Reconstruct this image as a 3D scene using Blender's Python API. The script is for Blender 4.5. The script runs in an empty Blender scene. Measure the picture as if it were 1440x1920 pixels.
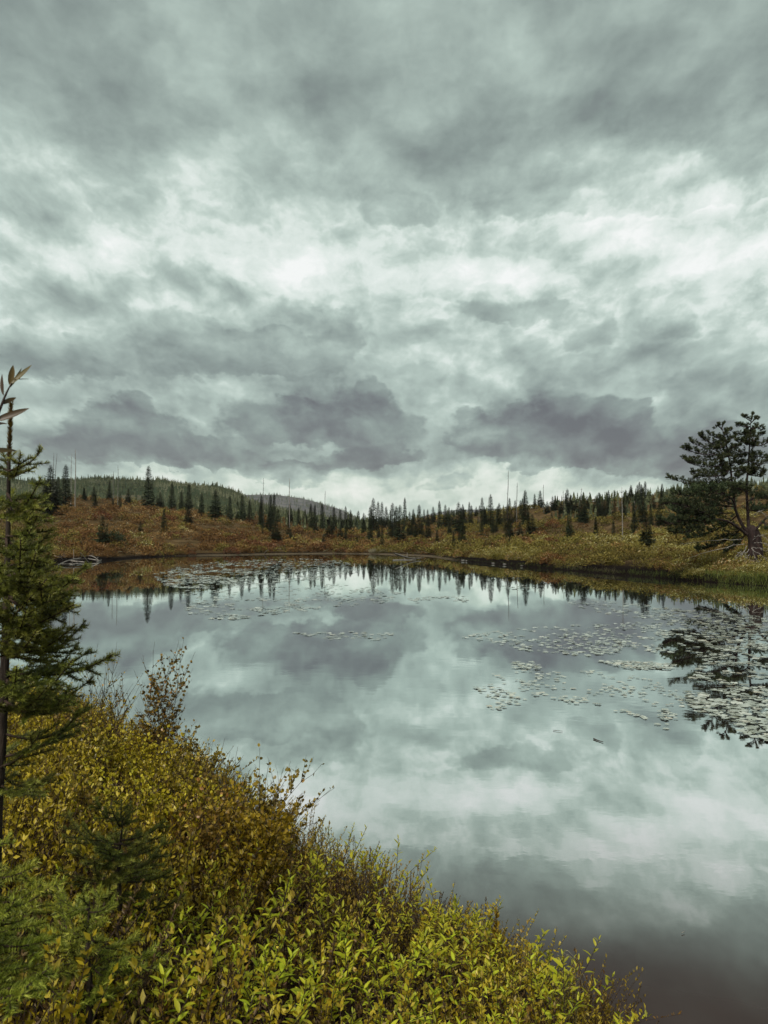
import bpy, math, random
import numpy as np
from mathutils import Vector, Matrix, Euler

S = bpy.context.scene
COL = S.collection
R = math.radians
rng = np.random.default_rng(11)
random.seed(11)

# ------------------------------------------------------------------ camera
CAM_Z = 2.8
F = 1442.0                       # focal length in pixels of the 1440 x 1920 photograph
PITCH = math.atan(40.0 / F)
cam_d = bpy.data.cameras.new('camera')
cam_d.sensor_fit = 'VERTICAL'
cam_d.sensor_height = 36.0
cam_d.lens = 36.0 * F / 1920.0
cam_d.clip_start = 0.05
cam_d.clip_end = 20000.0
cam_d.dof.use_dof = True
cam_d.dof.focus_distance = 6.0
cam_d.dof.aperture_fstop = 9.0
cam = bpy.data.objects.new('camera', cam_d)
COL.objects.link(cam)
cam.location = (0, 0, CAM_Z)
cam.rotation_euler = (math.pi / 2 + PITCH, 0, 0)
S.camera = cam


def ray(px, py):
    x, y, z = px - 720.0, F, 960.0 - py
    c, s = math.cos(PITCH), math.sin(PITCH)
    return x, y * c - z * s, y * s + z * c


def azel(px, py):
    x, y, z = ray(px, py)
    n = math.sqrt(x * x + y * y + z * z)
    return math.atan2(x, y), math.asin(z / n)


def p2w(px, py, z=0.0):
    x, y, dz = ray(px, py)
    t = (z - CAM_Z) / dz
    return x * t, y * t


def at(px, py, d):
    """point seen at (px, py) whose distance along the ground axis is d"""
    x, y, z = ray(px, py)
    t = d / y
    return Vector((x * t, d, CAM_Z + z * t))


# ------------------------------------------------------------------ exposure
S.view_settings.view_transform = 'Standard'
S.view_settings.look = 'None'
EXPOSURE = 1.45
S.view_settings.exposure = EXPOSURE
S.view_settings.gamma = 1.0
S.view_settings.use_curve_mapping = False
S.render.engine = 'CYCLES'
S.cycles.use_denoising = True
S.cycles.max_bounces = 6
S.cycles.diffuse_bounces = 3
S.cycles.glossy_bounces = 3
S.cycles.transmission_bounces = 3
S.cycles.volume_bounces = 0
S.cycles.caustics_reflective = False
S.cycles.caustics_refractive = False

# ------------------------------------------------------------------ sun
SUN_EL, SUN_ROT = R(52), R(205)
sun_d = bpy.data.lights.new('sun', 'SUN')
sun_d.energy = 1.5
sun_d.angle = R(22)
sun_d.color = (1.0, 0.95, 0.86)
sun = bpy.data.objects.new('sun', sun_d)
COL.objects.link(sun)
# direction towards the sun: azimuth measured clockwise from +Y
sd = Vector((math.sin(SUN_ROT) * math.cos(SUN_EL), math.cos(SUN_ROT) * math.cos(SUN_EL), math.sin(SUN_EL)))
sun.rotation_euler = sd.to_track_quat('Z', 'Y').to_euler()

# ------------------------------------------------------------------ world: overcast sky


class NT:
    """tiny node-expression helper"""

    def __init__(self, tree):
        self.t = tree

    def new(self, typ, **kw):
        n = self.t.nodes.new(typ)
        for k, v in kw.items():
            setattr(n, k, v)
        return n

    def put(self, sock, v):
        if isinstance(v, bpy.types.NodeSocket):
            self.t.links.new(v, sock)
        elif v is not None:
            if hasattr(sock.default_value, '__len__') and not hasattr(v, '__len__'):
                v = (v, v, v)
            if hasattr(sock.default_value, '__len__') and len(sock.default_value) == 4 and len(v) == 3:
                v = (*v, 1.0)
            sock.default_value = v

    def m(self, op, a, b=None, c=None, clamp=False):
        n = self.new('ShaderNodeMath', operation=op, use_clamp=clamp)
        for i, v in enumerate((a, b, c)):
            if v is not None:
                self.put(n.inputs[i], v)
        return n.outputs[0]

    def v(self, op, a, b=None, scale=None):
        n = self.new('ShaderNodeVectorMath', operation=op)
        self.put(n.inputs[0], a)
        if b is not None:
            self.put(n.inputs[1], b)
        if scale is not None:
            self.put(n.inputs['Scale'], scale)
        return n.outputs['Value'] if op in ('LENGTH', 'DOT_PRODUCT') else n.outputs[0]

    def xyz(self, x, y, z):
        n = self.new('ShaderNodeCombineXYZ')
        for i, q in enumerate((x, y, z)):
            self.put(n.inputs[i], q)
        return n.outputs[0]

    def sep(self, v):
        n = self.new('ShaderNodeSeparateXYZ')
        self.put(n.inputs[0], v)
        return n.outputs[0], n.outputs[1], n.outputs[2]

    def noise(self, vec, scale=5, detail=4, rough=0.5, dist=0.0, lac=2.0, color=False, typ='FBM', norm=True, dim='3D'):
        n = self.new('ShaderNodeTexNoise', noise_type=typ, noise_dimensions=dim)
        if typ == 'FBM':
            n.normalize = norm
        self.put(n.inputs['Vector'], vec)
        self.put(n.inputs['Scale'], scale)
        self.put(n.inputs['Detail'], detail)
        self.put(n.inputs['Roughness'], rough)
        self.put(n.inputs['Lacunarity'], lac)
        self.put(n.inputs['Distortion'], dist)
        return n.outputs['Color'] if color else n.outputs[0]

    def voro(self, vec, scale=5, detail=0, rough=0.5, feature='SMOOTH_F1', smooth=0.6, dim='3D'):
        n = self.new('ShaderNodeTexVoronoi', feature=feature, voronoi_dimensions=dim)
        self.put(n.inputs['Vector'], vec)
        self.put(n.inputs['Scale'], scale)
        self.put(n.inputs['Detail'], detail)
        self.put(n.inputs['Roughness'], rough)
        if feature == 'SMOOTH_F1':
            self.put(n.inputs['Smoothness'], smooth)
        return n.outputs['Distance']

    def ss(self, v, a, b, lo=0.0, hi=1.0, kind='SMOOTHSTEP'):
        n = self.new('ShaderNodeMapRange', interpolation_type=kind)
        self.put(n.inputs['Value'], v)
        for k, q in zip(('From Min', 'From Max', 'To Min', 'To Max'), (a, b, lo, hi)):
            self.put(n.inputs[k], q)
        return n.outputs[0]

    def mix(self, f, a, b, blend='MIX'):
        n = self.new('ShaderNodeMix', data_type='RGBA', blend_type=blend)
        self.put(n.inputs[0], f)
        self.put(n.inputs[6], a)
        self.put(n.inputs[7], b)
        return n.outputs[2]

    def ramp(self, f, stops, interp='LINEAR'):
        n = self.new('ShaderNodeValToRGB')
        cr = n.color_ramp
        cr.interpolation = interp
        while len(cr.elements) < len(stops):
            cr.elements.new(0.5)
        for e, (p, c) in zip(cr.elements, stops):
            e.position = p
            e.color = (*c, 1.0) if hasattr(c, '__len__') else (c, c, c, 1.0)
        self.put(n.inputs[0], f)
        return n.outputs[0]


def lin(r, g, b):
    def f(c):
        c /= 255.0
        return c / 12.92 if c <= 0.04045 else ((c + 0.055) / 1.055) ** 2.4
    return f(r), f(g), f(b)


world = bpy.data.worlds.new('World')
S.world = world
world.use_nodes = True
wt = world.node_tree
wt.nodes.clear()
W = NT(wt)
geo = W.new('ShaderNodeTexCoord').outputs['Generated']
dx, dy, dz = W.sep(geo)
az = W.m('ARCTAN2', dx, dy)
el = W.m('ARCSINE', dz)
dzp = W.m('MAXIMUM', dz, 0.0)

# noise space: cells of even proportion that tighten towards the horizon
elp = W.m('MAXIMUM', el, -0.05)
den = W.m('ADD', elp, 0.75)
Q = W.xyz(W.m('DIVIDE', W.m('MULTIPLY', az, 1.75), den), W.m('MULTIPLY', W.m('LOGARITHM', den, math.e), 2.5), 0.0)
q_lo = W.v('SUBTRACT', W.noise(Q, 3.0, 3, 0.55, color=True, dim='2D'), (0.5, 0.5, 0.5))
q_hi = W.v('SUBTRACT', W.noise(Q, 13.0, 5, 0.62, color=True, dim='2D'), (0.5, 0.5, 0.5))
lx, ly, _z = W.sep(q_lo)
hx, hy, _z = W.sep(q_hi)
Qw = W.v('ADD', W.v('ADD', Q, W.v('SCALE', q_lo, scale=0.06)), W.v('SCALE', q_hi, scale=0.016))
SUNV = (0.014, 0.060, 0.0)
fine = W.noise(Qw, 5.2, 10, 0.60, dim='2D')
fine2 = W.noise(W.v('ADD', Qw, SUNV), 5.2, 8, 0.60, dim='2D')
Qb = W.v('ADD', Qw, W.v('SCALE', q_hi, scale=0.012))
billow = W.voro(Qb, 3.6, 4, 0.50, feature='SMOOTH_F1', smooth=0.35, dim='2D')
billow2 = W.voro(W.v('ADD', Qb, SUNV), 3.6, 4, 0.50, feature='SMOOTH_F1', smooth=0.35, dim='2D')
vein = W.noise(W.v('ADD', Qw, W.v('SCALE', q_hi, scale=0.05)), 3.3, 6, 0.55, dim='2D')
U = W.m('MULTIPLY_ADD', hx, 0.075, W.m('MULTIPLY_ADD', lx, 0.07, az))
V = W.m('MULTIPLY_ADD', hy, 0.050, W.m('MULTIPLY_ADD', ly, 0.05, el))
Uc = W.m('MULTIPLY_ADD', hx, 0.055, az)
Vc = W.m('MULTIPLY_ADD', hy, 0.035, el)

AZ = np.linspace(-0.85, 0.85, 69)
EL = np.linspace(-0.06, 0.86, 93)
GX = np.arange(13) * 120.0
ROWS = [
    (-60, [55, 54, 55, 60, 60, 60, 60, 60, 60, 59, 58, 57, 56]),
    (0, [55, 53, 54, 62, 60, 60, 61, 61, 60, 60, 59, 57, 55]),
    (60, [57, 53, 55, 62, 60, 58, 61, 63, 60, 60, 59, 57, 57]),
    (120, [57, 54, 56, 62, 61, 56, 60, 62, 61, 60, 58, 56, 56]),
    (180, [58, 57, 56, 68, 63, 55, 60, 60, 59, 59, 58, 57, 59]),
    (240, [60, 58, 52, 60, 65, 57, 62, 60, 58, 58, 58, 59, 60]),
    (300, [62, 59, 54, 64, 68, 67, 62, 57, 62, 62, 57, 56, 55]),
    (330, [66, 62, 60, 67, 70, 70, 57, 60, 57, 64, 66, 57, 55]),
    (360, [68, 68, 68, 72, 72, 70, 60, 58, 56, 62, 68, 66, 62]),
    (400, [70, 72, 74, 74, 72, 74, 70, 66, 66, 74, 74, 74, 74]),
    (440, [70, 70, 74, 80, 78, 80, 78, 78, 80, 84, 82, 80, 80]),
    (480, [73, 76, 80, 83, 86, 86, 83, 83, 85, 87, 89, 93, 95]),
    (510, [78, 84, 85, 85, 88, 90, 85, 83, 83, 85, 89, 95, 96]),
    (540, [80, 76, 74, 72, 76, 82, 80, 78, 80, 80, 82, 88, 92]),
    (580, [76, 72, 70, 68, 66, 68, 74, 82, 70, 70, 76, 76, 80]),
    (620, [72, 68, 67, 66, 64, 64, 70, 80, 78, 74, 72, 70, 74]),
    (660, [66, 63, 63, 64, 66, 63, 66, 74, 72, 70, 69, 68, 70]),
    (700, [66, 64, 64, 66, 65, 63, 63, 70, 70, 66, 66, 66, 66]),
    (740, [68, 70, 60, 64, 66, 60, 59, 74, 61, 58, 60, 62, 64]),
    (770, [74, 74, 58, 74, 66, 60, 58, 86, 58, 56, 58, 62, 62]),
    (800, [70, 64, 55, 72, 68, 52, 56, 68, 52, 52, 55, 58, 58]),
    (830, [64, 62, 62, 62, 65, 62, 64, 62, 58, 58, 56, 53, 53]),
    (860, [60, 56, 55, 55, 60, 56, 53, 54, 56, 56, 54, 51, 52]),
    (890, [62, 64, 78, 80, 68, 66, 80, 72, 82, 74, 66, 55, 54]),
    (920, [82, 84, 86, 88, 90, 90, 80, 86, 90, 86, 84, 66, 60]),
    (950, [82, 84, 86, 88, 92, 92, 90, 86, 90, 88, 84, 74, 70]),
    (1010, [80, 80, 82, 82, 84, 84, 84, 80, 82, 82, 80, 76, 74])]
GY = np.array([r[0] for r in ROWS], float)
GV = np.array([r[1] for r in ROWS]) / 100.0
gaz = np.array([azel(x, 700)[0] for x in GX])
gel = np.array([azel(720, y)[1] for y in GY])
base_row = GV.mean(1)


def smooth1(M, k, axis):
    w = np.array([1, 2, 1]) / 4.0
    for _ in range(k):
        P = np.pad(M, [(1, 1) if i == axis else (0, 0) for i in (0, 1)], mode='edge')
        M = sum(np.take(P, np.arange(M.shape[axis]) + i, axis) * w[i] for i in range(3))
    return M


tmp = np.array([np.interp(AZ, gaz, r, left=np.nan, right=np.nan) for r in GV])
for i in range(len(tmp)):                                  # outside the view the rows run on at their mean
    e = np.clip((np.abs(AZ) - 0.46) / 0.25, 0, 1)
    lo, hi = GV[i, 0], GV[i, -1]
    side = np.where(AZ < 0, lo, hi) * (1 - e) + base_row[i] * e
    tmp[i] = np.where(np.isnan(tmp[i]), side, tmp[i])
o = np.argsort(gel)
FT = np.array([np.interp(EL, gel[o], tmp[o, j], right=None) for j in range(len(AZ))]).T     # EL x AZ
mean_el = np.interp(EL, gel[o], base_row[o])
FT = smooth1(smooth1(FT, 2, 1), 2, 0)
mean_el = FT[:, [0, -1]].mean(1)
D = FT - mean_el[:, None]
fade = np.clip((0.86 - EL) / 0.2, 0, 1)[:, None] * np.clip((0.85 - np.abs(AZ)) / 0.2, 0, 1)[None]
D = D * fade


def curve_rgb(vec, xs, Y):
    """RGB curves whose three channels map xs to the rows of Y, already scaled to 0..1"""
    n = W.new('ShaderNodeRGBCurve')
    mp = n.mapping
    mp.extend = 'HORIZONTAL'
    mp.use_clip = False
    for c in range(3):
        cu = mp.curves[c]
        while len(cu.points) < len(xs):
            cu.points.new(0.5, 0.5)
        for p, x, y in zip(cu.points, xs, Y[c]):
            p.location = (float(x), float(y))
            p.handle_type = 'AUTO'
    mp.update()
    W.put(n.inputs['Color'], vec)
    return n.outputs[0]


def field(M, u, v, rank):
    """M[el, az] as a sum of products of one-dimensional curves"""
    Um, sv, Vm = np.linalg.svd(M, full_matrices=False)
    un = W.m('DIVIDE', W.m('SUBTRACT', u, AZ[0]), AZ[-1] - AZ[0], clamp=True)
    vn = W.m('DIVIDE', W.m('SUBTRACT', v, EL[0]), EL[-1] - EL[0], clamp=True)
    u3, v3 = W.xyz(un, un, un), W.xyz(vn, vn, vn)
    xs = np.linspace(0, 1, len(AZ))
    ys = np.linspace(0, 1, len(EL))
    acc = None
    for k in range(0, rank, 3):
        f = Vm[k:k + 3]
        g = (Um[:, k:k + 3] * sv[k:k + 3]).T
        fs, gs = np.abs(f).max(1) * 2, np.abs(g).max(1) * 2
        cf = W.v('SUBTRACT', curve_rgb(u3, xs, f / fs[:, None] + 0.5), (0.5, 0.5, 0.5))
        cg = W.v('SUBTRACT', curve_rgb(v3, ys, g / gs[:, None] + 0.5), (0.5, 0.5, 0.5))
        cf = W.v('MULTIPLY', cf, tuple(float(q) for q in fs * gs))
        d = W.v('DOT_PRODUCT', cf, cg)
        acc = d if acc is None else W.m('ADD', acc, d)
    return acc


vn_ = W.m('DIVIDE', W.m('SUBTRACT', V, EL[0]), EL[-1] - EL[0], clamp=True)
n = W.new('ShaderNodeFloatCurve')
W.put(n.inputs['Value'], vn_)
cu = n.mapping.curves[0]
while len(cu.points) < len(EL):
    cu.points.new(0.5, 0.5)
for p, x, y in zip(cu.points, np.linspace(0, 1, len(EL)), mean_el):
    p.location = (float(x), float(y))
n.mapping.update()
T = W.m('ADD', n.outputs[0], field(D, U, V, 12))

# cumulus with firm billowing edges: (px, base py, rx, ry, strength); their sum is one field, cut by noise
CUM = [
    (230, 808, 120, 85, 1.0), (600, 812, 225, 90, 1.0), (692, 775, 85, 120, .7), (1035, 815, 225, 100, 1.0), (1300, 885, 260, 110, .8),
    (495, 890, 46, 48, 1.0), (560, 892, 70, 34, .9), (690, 872, 140, 36, 1.0), (870, 897, 60, 20, .9), (770, 925, 130, 18, .7),
    (350, 866, 260, 50, .95), (1080, 866, 250, 45, .95), (900, 848, 150, 26, .9), (180, 852, 200, 30, .9), (545, 914, 38, 8, .7), (1180, 902, 80, 24, .8), (1010, 903, 60, 22, .6),
    (400, 680, 330, 140, .75), (150, 700, 240, 100, .6), (960, 600, 260, 70, .7), (1220, 640, 230, 90, .6), (640, 640, 130, 90, .6),
    (250, 330, 200, 190, .6), (980, 400, 190, 80, .7), (1340, 365, 220, 120, .6), (620, 245, 90, 170, .7), (750, 400, 100, 130, .7), (70, 200, 200, 200, .4), (550, 330, 80, 30, .5), (430, 190, 90, 40, .6)]
K = np.zeros_like(D)
EE, AA = np.meshgrid(EL, AZ, indexing='ij')
for px, pb, rx, ry, st in CUM:
    a0, e0 = azel(px, pb)
    h = (EE - e0) * F
    yy = np.where(h > 0, h / ry, -h / (0.28 * ry))
    rr = np.sqrt(((AA - a0) * F / rx) ** 2 + yy ** 2)
    K = np.maximum(K, np.clip(1.25 - rr, 0, 1) * st)
K = smooth1(smooth1(K, 1, 1), 1, 0)
KF = field(K, Uc, Vc, 18)
puff = W.m('SUBTRACT', 0.42, billow)
pert = W.m('MULTIPLY_ADD', puff, 1.5, W.m('MULTIPLY', W.m('SUBTRACT', fine, 0.5), 1.5))
base = W.ss(el, R(9.0), R(14), 1.0, 0.0)               # the lowest clouds are the firmest
kk = W.m('MULTIPLY_ADD', pert, W.ss(base, 0.0, 1.0, 0.40, 0.27, 'LINEAR'), KF)
firm = W.ss(el, R(21), R(28), 1.0, 0.0)                # the high deck has soft edges
half = W.m('ADD', W.ss(firm, 0.0, 1.0, 0.34, 0.04, 'LINEAR'), W.ss(W.m('ADD', lx, hy), -0.10, 0.18, 0.0, 0.13))  # edges firm here, frayed there
msk = W.ss(kk, W.m('SUBTRACT', 0.30, half), W.m('ADD', 0.30, half))
core = W.ss(kk, 0.35, 1.0)
lobe = W.ss(W.m('MULTIPLY_ADD', W.m('SUBTRACT', billow2, billow), 1.2, kk), 0.58, 0.76)
T = W.m('MULTIPLY_ADD', W.m('MULTIPLY', lobe, firm), -0.035, T)
rim = W.m('MULTIPLY', W.m('MULTIPLY', W.ss(kk, 0.08, 0.24), W.ss(kk, 0.33, 0.24)), firm)
T = W.m('MULTIPLY_ADD', msk, W.ss(firm, 0.0, 1.0, -0.05, -0.07, 'LINEAR'), T)
T = W.m('MULTIPLY_ADD', core, -0.025, T)
T = W.m('MULTIPLY_ADD', W.m('MULTIPLY', msk, base), -0.042, T)
T = W.m('MULTIPLY_ADD', base, 0.02, T)
T = W.m('MULTIPLY_ADD', rim, 0.035, T)
T = W.m('ADD', T, W.m('MULTIPLY_ADD', base, -0.055, 0.085))

# relief: lit upper edges and shaded bellies of the cloud folds
relief = W.m('SUBTRACT', fine, fine2)
amt = W.ss(el, R(20), R(28), 1.0, 0.65)
T = W.m('MULTIPLY_ADD', W.m('MULTIPLY', relief, amt), 0.46, T)
T = W.m('MULTIPLY_ADD', W.m('MULTIPLY', W.m('SUBTRACT', billow2, billow), amt), 0.23, T)
T = W.m('MULTIPLY_ADD', W.m('SUBTRACT', fine, 0.5), -0.10, T)

ridge = W.m('SUBTRACT', 1.0, W.m('MULTIPLY', W.m('ABSOLUTE', W.m('SUBTRACT', vein, 0.5)), 5.0), clamp=True)
band = W.m('MULTIPLY', W.ss(el, R(13), R(17)), W.ss(el, R(34), R(25)))
T = W.m('MULTIPLY_ADD', W.m('MULTIPLY', W.m('SUBTRACT', ridge, 0.45), band), 0.085, T)
curd = W.noise(W.v('ADD', Qw, W.v('SCALE', q_hi, scale=0.03)), 15.0, 5, 0.62, dim='2D')
T = W.m('MULTIPLY_ADD', W.m('MULTIPLY', W.m('SUBTRACT', curd, 0.5), W.ss(T, 0.66, 0.90, 0.05, 0.34)), W.ss(el, R(31), R(24)), T)
T = W.m('MINIMUM', T, W.m('MULTIPLY_ADD', W.m('SUBTRACT', T, 0.92), 0.45, 0.92))
cloud = W.ramp(T, [(0.388, lin(98, 99, 103)), (0.486, lin(117, 124, 124)), (0.588, lin(137, 150, 145)), (0.67, lin(156, 171, 164)),
                   (0.776, lin(181, 198, 189)), (0.87, lin(207, 222, 213)), (0.949, lin(233, 242, 236)), (1.0, lin(253, 255, 253))])
# towards the horizon: mauve bases, cream gaps
low = W.ss(el, R(3.0), R(9.5), 1.0, 0.0)
cream = W.m('MULTIPLY', W.m('MULTIPLY', low, W.ss(T, 0.72, 0.86)), 0.8)
cloud = W.mix(cream, cloud, (1.0, 0.985, 0.93), 'MULTIPLY')
mauve = W.m('MULTIPLY', W.m('MULTIPLY', W.ss(el, R(6), R(14), 1.0, 0.0), W.ss(T, 0.62, 0.50)), 0.30)
cloud = W.mix(mauve, cloud, (1.0, 0.93, 0.965), 'MULTIPLY')
sky = W.new('ShaderNodeTexSky', sky_type='NISHITA', sun_disc=False, sun_elevation=SUN_EL, sun_rotation=SUN_ROT)
skyb = W.v('SCALE', sky.outputs[0], scale=0.08)
final = W.mix(0.07, cloud, skyb)
bg = W.new('ShaderNodeBackground')
W.put(bg.inputs[0], final)
bg.inputs[1].default_value = 2.0 ** -EXPOSURE
W.t.links.new(bg.outputs[0], W.new('ShaderNodeOutputWorld').inputs[0])
world.cycles.sampling_method = 'MANUAL'
world.cycles.sample_map_resolution = 256

# ------------------------------------------------------------------ mesh helpers
class Geo:
    """gathers triangles from many small pieces into one mesh"""

    def __init__(self):
        self.v, self.t, self.c, self.n = [], [], [], 0

    def add(self, V, T, tint=0.5):
        V = np.asarray(V, float).reshape(-1, 3)
        self.v.append(V)
        self.t.append(np.asarray(T, np.int64).reshape(-1, 3) + self.n)
        self.c.append(np.broadcast_to(np.asarray(tint, float), (len(V),)))
        self.n += len(V)
        return self

    def data(self):
        return np.concatenate(self.v), np.concatenate(self.t), np.concatenate(self.c)


def mesh_data(name, V, T, mat, tint=None, smooth=False):
    me = bpy.data.meshes.new(name)
    V = np.asarray(V, np.float32)
    T = np.asarray(T, np.int32)
    me.vertices.add(len(V))
    me.vertices.foreach_set('co', V.ravel())
    me.loops.add(T.size)
    me.loops.foreach_set('vertex_index', T.ravel())
    me.polygons.add(len(T))
    me.polygons.foreach_set('loop_start', np.arange(len(T), dtype=np.int32) * T.shape[1])
    if smooth:
        me.polygons.foreach_set('use_smooth', np.ones(len(T), bool))
    if tint is not None:
        a = me.attributes.new('tint', 'FLOAT', 'POINT')
        a.data.foreach_set('value', np.asarray(tint, np.float32))
    me.update(calc_edges=True)
    me.materials.append(mat)
    return me


def link(name, me, parent=None, loc=None):
    o = bpy.data.objects.new(name, me)
    COL.objects.link(o)
    if parent is not None:
        o.parent = parent
    if loc is not None:
        o.location = loc
    return o


def obj(name, g, mat, parent=None, smooth=False, kind=None):
    V, T, c = g.data() if isinstance(g, Geo) else g
    o = link(name, mesh_data(name, V, T, mat, c, smooth), parent)
    if kind:
        o['kind'] = kind
    return o


def tag(o, label, cat, group=None):
    o['label'] = label
    o['category'] = cat
    if group:
        o['group'] = group
    return o


def thing(name, label, cat, loc=(0, 0, 0), rz=0.0, group=None, scale=1.0):
    o = bpy.data.objects.new(name, None)
    o.empty_display_size = 0.1
    COL.objects.link(o)
    o.location = loc
    o.rotation_euler = (0, 0, rz)
    o.scale = scale if hasattr(scale, '__len__') else (scale,) * 3
    return tag(o, label, cat, group)


def copy_tree(o, parent=None):
    c = o.copy()
    COL.objects.link(c)
    if parent is not None:
        c.parent = parent
    for ch in list(o.children):
        copy_tree(ch, c)
    return c


def nrm(a):
    return a / np.maximum(np.linalg.norm(a, axis=-1, keepdims=True), 1e-9)


def tube(P, rad, sides=5, cap=True):
    P = np.asarray(P, float)
    k = len(P)
    rad = np.broadcast_to(np.asarray(rad, float), (k,))
    tan = nrm(np.gradient(P, axis=0))
    ref = np.array([0, 0, 1.0]) if abs(tan[0][2]) < 0.9 else np.array([1.0, 0, 0])
    n1 = nrm(np.cross(tan, ref))
    n2 = np.cross(tan, n1)
    a = np.arange(sides) * 2 * math.pi / sides
    V = P[:, None] + rad[:, None, None] * (np.cos(a)[None, :, None] * n1[:, None] + np.sin(a)[None, :, None] * n2[:, None])
    V = V.reshape(-1, 3)
    T = []
    for i in range(k - 1):
        for j in range(sides):
            p, q = i * sides + j, i * sides + (j + 1) % sides
            T += [(p, q, q + sides), (p, q + sides, p + sides)]
    if cap:
        V = np.vstack([V, P[-1:] + tan[-1] * rad[-1] * 0.5])
        e = len(V) - 1
        T += [((k - 1) * sides + j, (k - 1) * sides + (j + 1) % sides, e) for j in range(sides)]
    return V, np.array(T)


def curve_pts(ctrl, n):
    """smooth path through control points"""
    C = np.asarray(ctrl, float)
    if len(C) == 2:
        return C[0] + (C[1] - C[0]) * np.linspace(0, 1, n)[:, None]
    P = np.vstack([2 * C[0] - C[1], C, 2 * C[-1] - C[-2]])
    out = []
    for u in np.linspace(0, len(C) - 1 - 1e-6, n):
        i = int(u)
        t = u - i
        a, b, c, d = P[i], P[i + 1], P[i + 2], P[i + 3]
        out.append(0.5 * (2 * b + (c - a) * t + (2 * a - 5 * b + 4 * c - d) * t * t + (3 * b - a - 3 * c + d) * t ** 3))
    return np.array(out)


def stamp(tv, tt, P, D, N, s, tint=None):
    """copies of a small template (x along D, z along N) at many points, as one vertex and triangle array"""
    tv = np.asarray(tv, float)
    D = nrm(np.asarray(D, float))
    N = np.asarray(N, float)
    B = nrm(np.cross(N, D))
    N = np.cross(D, B)
    s = np.broadcast_to(np.asarray(s, float), (len(P),))
    V = P[:, None] + s[:, None, None] * (tv[None, :, 0, None] * D[:, None] + tv[None, :, 1, None] * B[:, None] + tv[None, :, 2, None] * N[:, None])
    T = (np.asarray(tt)[None] + (np.arange(len(P)) * len(tv))[:, None, None]).reshape(-1, 3)
    c = np.full(len(P), 0.5) if tint is None else np.asarray(tint, float)
    return V.reshape(-1, 3), T, np.repeat(c, len(tv))


def rand_dirs(n, zlo=-1.0, zhi=1.0, r=rng):
    z = r.uniform(zlo, zhi, n)
    a = r.uniform(0, 2 * math.pi, n)
    q = np.sqrt(1 - z * z)
    return np.stack([q * np.cos(a), q * np.sin(a), z], 1)


LEAF2 = (np.array([(0, 0, 0), (0.5, -0.24, 0.06), (1, 0, -0.03), (0.5, 0.24, 0.06)]), np.array([(0, 1, 2), (0, 2, 3)]))
ROUND = (np.array([(0, 0, 0), (0.3, -0.33, 0.05), (0.75, -0.33, 0.06), (1, 0, 0), (0.75, 0.33, 0.06), (0.3, 0.33, 0.05)]),
         np.array([(0, 1, 2), (0, 2, 3), (0, 3, 4), (0, 4, 5)]))


def blade_leaf(width=0.15, bend=0.12, n=6):
    """lance-shaped leaf folded along its midrib"""
    V, T = [(0, 0, 0)], []
    for i in range(1, n):
        t = i / n
        w = width * math.sin(math.pi * t ** 0.85) ** 0.8
        z = -bend * t * t
        V += [(t, -w, z + w * 0.45), (t, 0, z), (t, w, z + w * 0.45)]
    V.append((1, 0, -bend))
    e = len(V) - 1
    T += [(0, 1, 2), (0, 2, 3)]
    for i in range(n - 2):
        a = 1 + 3 * i
        T += [(a, a + 3, a + 4), (a, a + 4, a + 1), (a + 1, a + 4, a + 5), (a + 1, a + 5, a + 2)]
    a = e - 3
    T += [(a, e, a + 1), (a + 1, e, a + 2)]
    return np.array(V, float), np.array(T)


# ------------------------------------------------------------------ materials
def new_mat(name):
    m = bpy.data.materials.new(name)
    m.use_nodes = True
    m.node_tree.nodes.clear()
    return m, NT(m.node_tree)


def finish(M, shader):
    M.t.links.new(shader, M.new('ShaderNodeOutputMaterial').inputs[0])


def principled(M, col, rough=0.7, spec=0.3, normal=None, coat=0.0):
    b = M.new('ShaderNodeBsdfPrincipled')
    M.put(b.inputs['Base Color'], col)
    M.put(b.inputs['Roughness'], rough)
    b.inputs['Specular IOR Level'].default_value = spec
    if coat:
        b.inputs['Coat Weight'].default_value = coat
        b.inputs['Coat Roughness'].default_value = 0.18
    if normal is not None:
        M.put(b.inputs['Normal'], normal)
    return b.outputs[0]


def leaf_mat(name, stops, rough=0.55, trans=0.25, spec=0.25, vary=0.12):
    m, M = new_mat(name)
    at_ = M.new('ShaderNodeAttribute', attribute_name='tint')
    col = M.ramp(at_.outputs['Fac'], stops)
    inf = M.new('ShaderNodeObjectInfo')
    hsv = M.new('ShaderNodeHueSaturation')
    M.put(hsv.inputs['Hue'], M.ss(inf.outputs['Random'], 0, 1, 0.5 - vary * 0.12, 0.5 + vary * 0.12, 'LINEAR'))
    M.put(hsv.inputs['Value'], M.ss(inf.outputs['Random'], 0, 1, 1 - vary, 1 + vary, 'LINEAR'))
    M.put(hsv.inputs['Color'], col)
    col = hsv.outputs[0]
    p = principled(M, col, rough, spec)
    if trans > 0:
        tr = M.new('ShaderNodeBsdfTranslucent')
        M.put(tr.inputs[0], col)
        mx = M.new('ShaderNodeMixShader')
        mx.inputs[0].default_value = trans
        M.t.links.new(p, mx.inputs[1])
        M.t.links.new(tr.outputs[0], mx.inputs[2])
        p = mx.outputs[0]
    finish(M, p)
    return m


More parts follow.
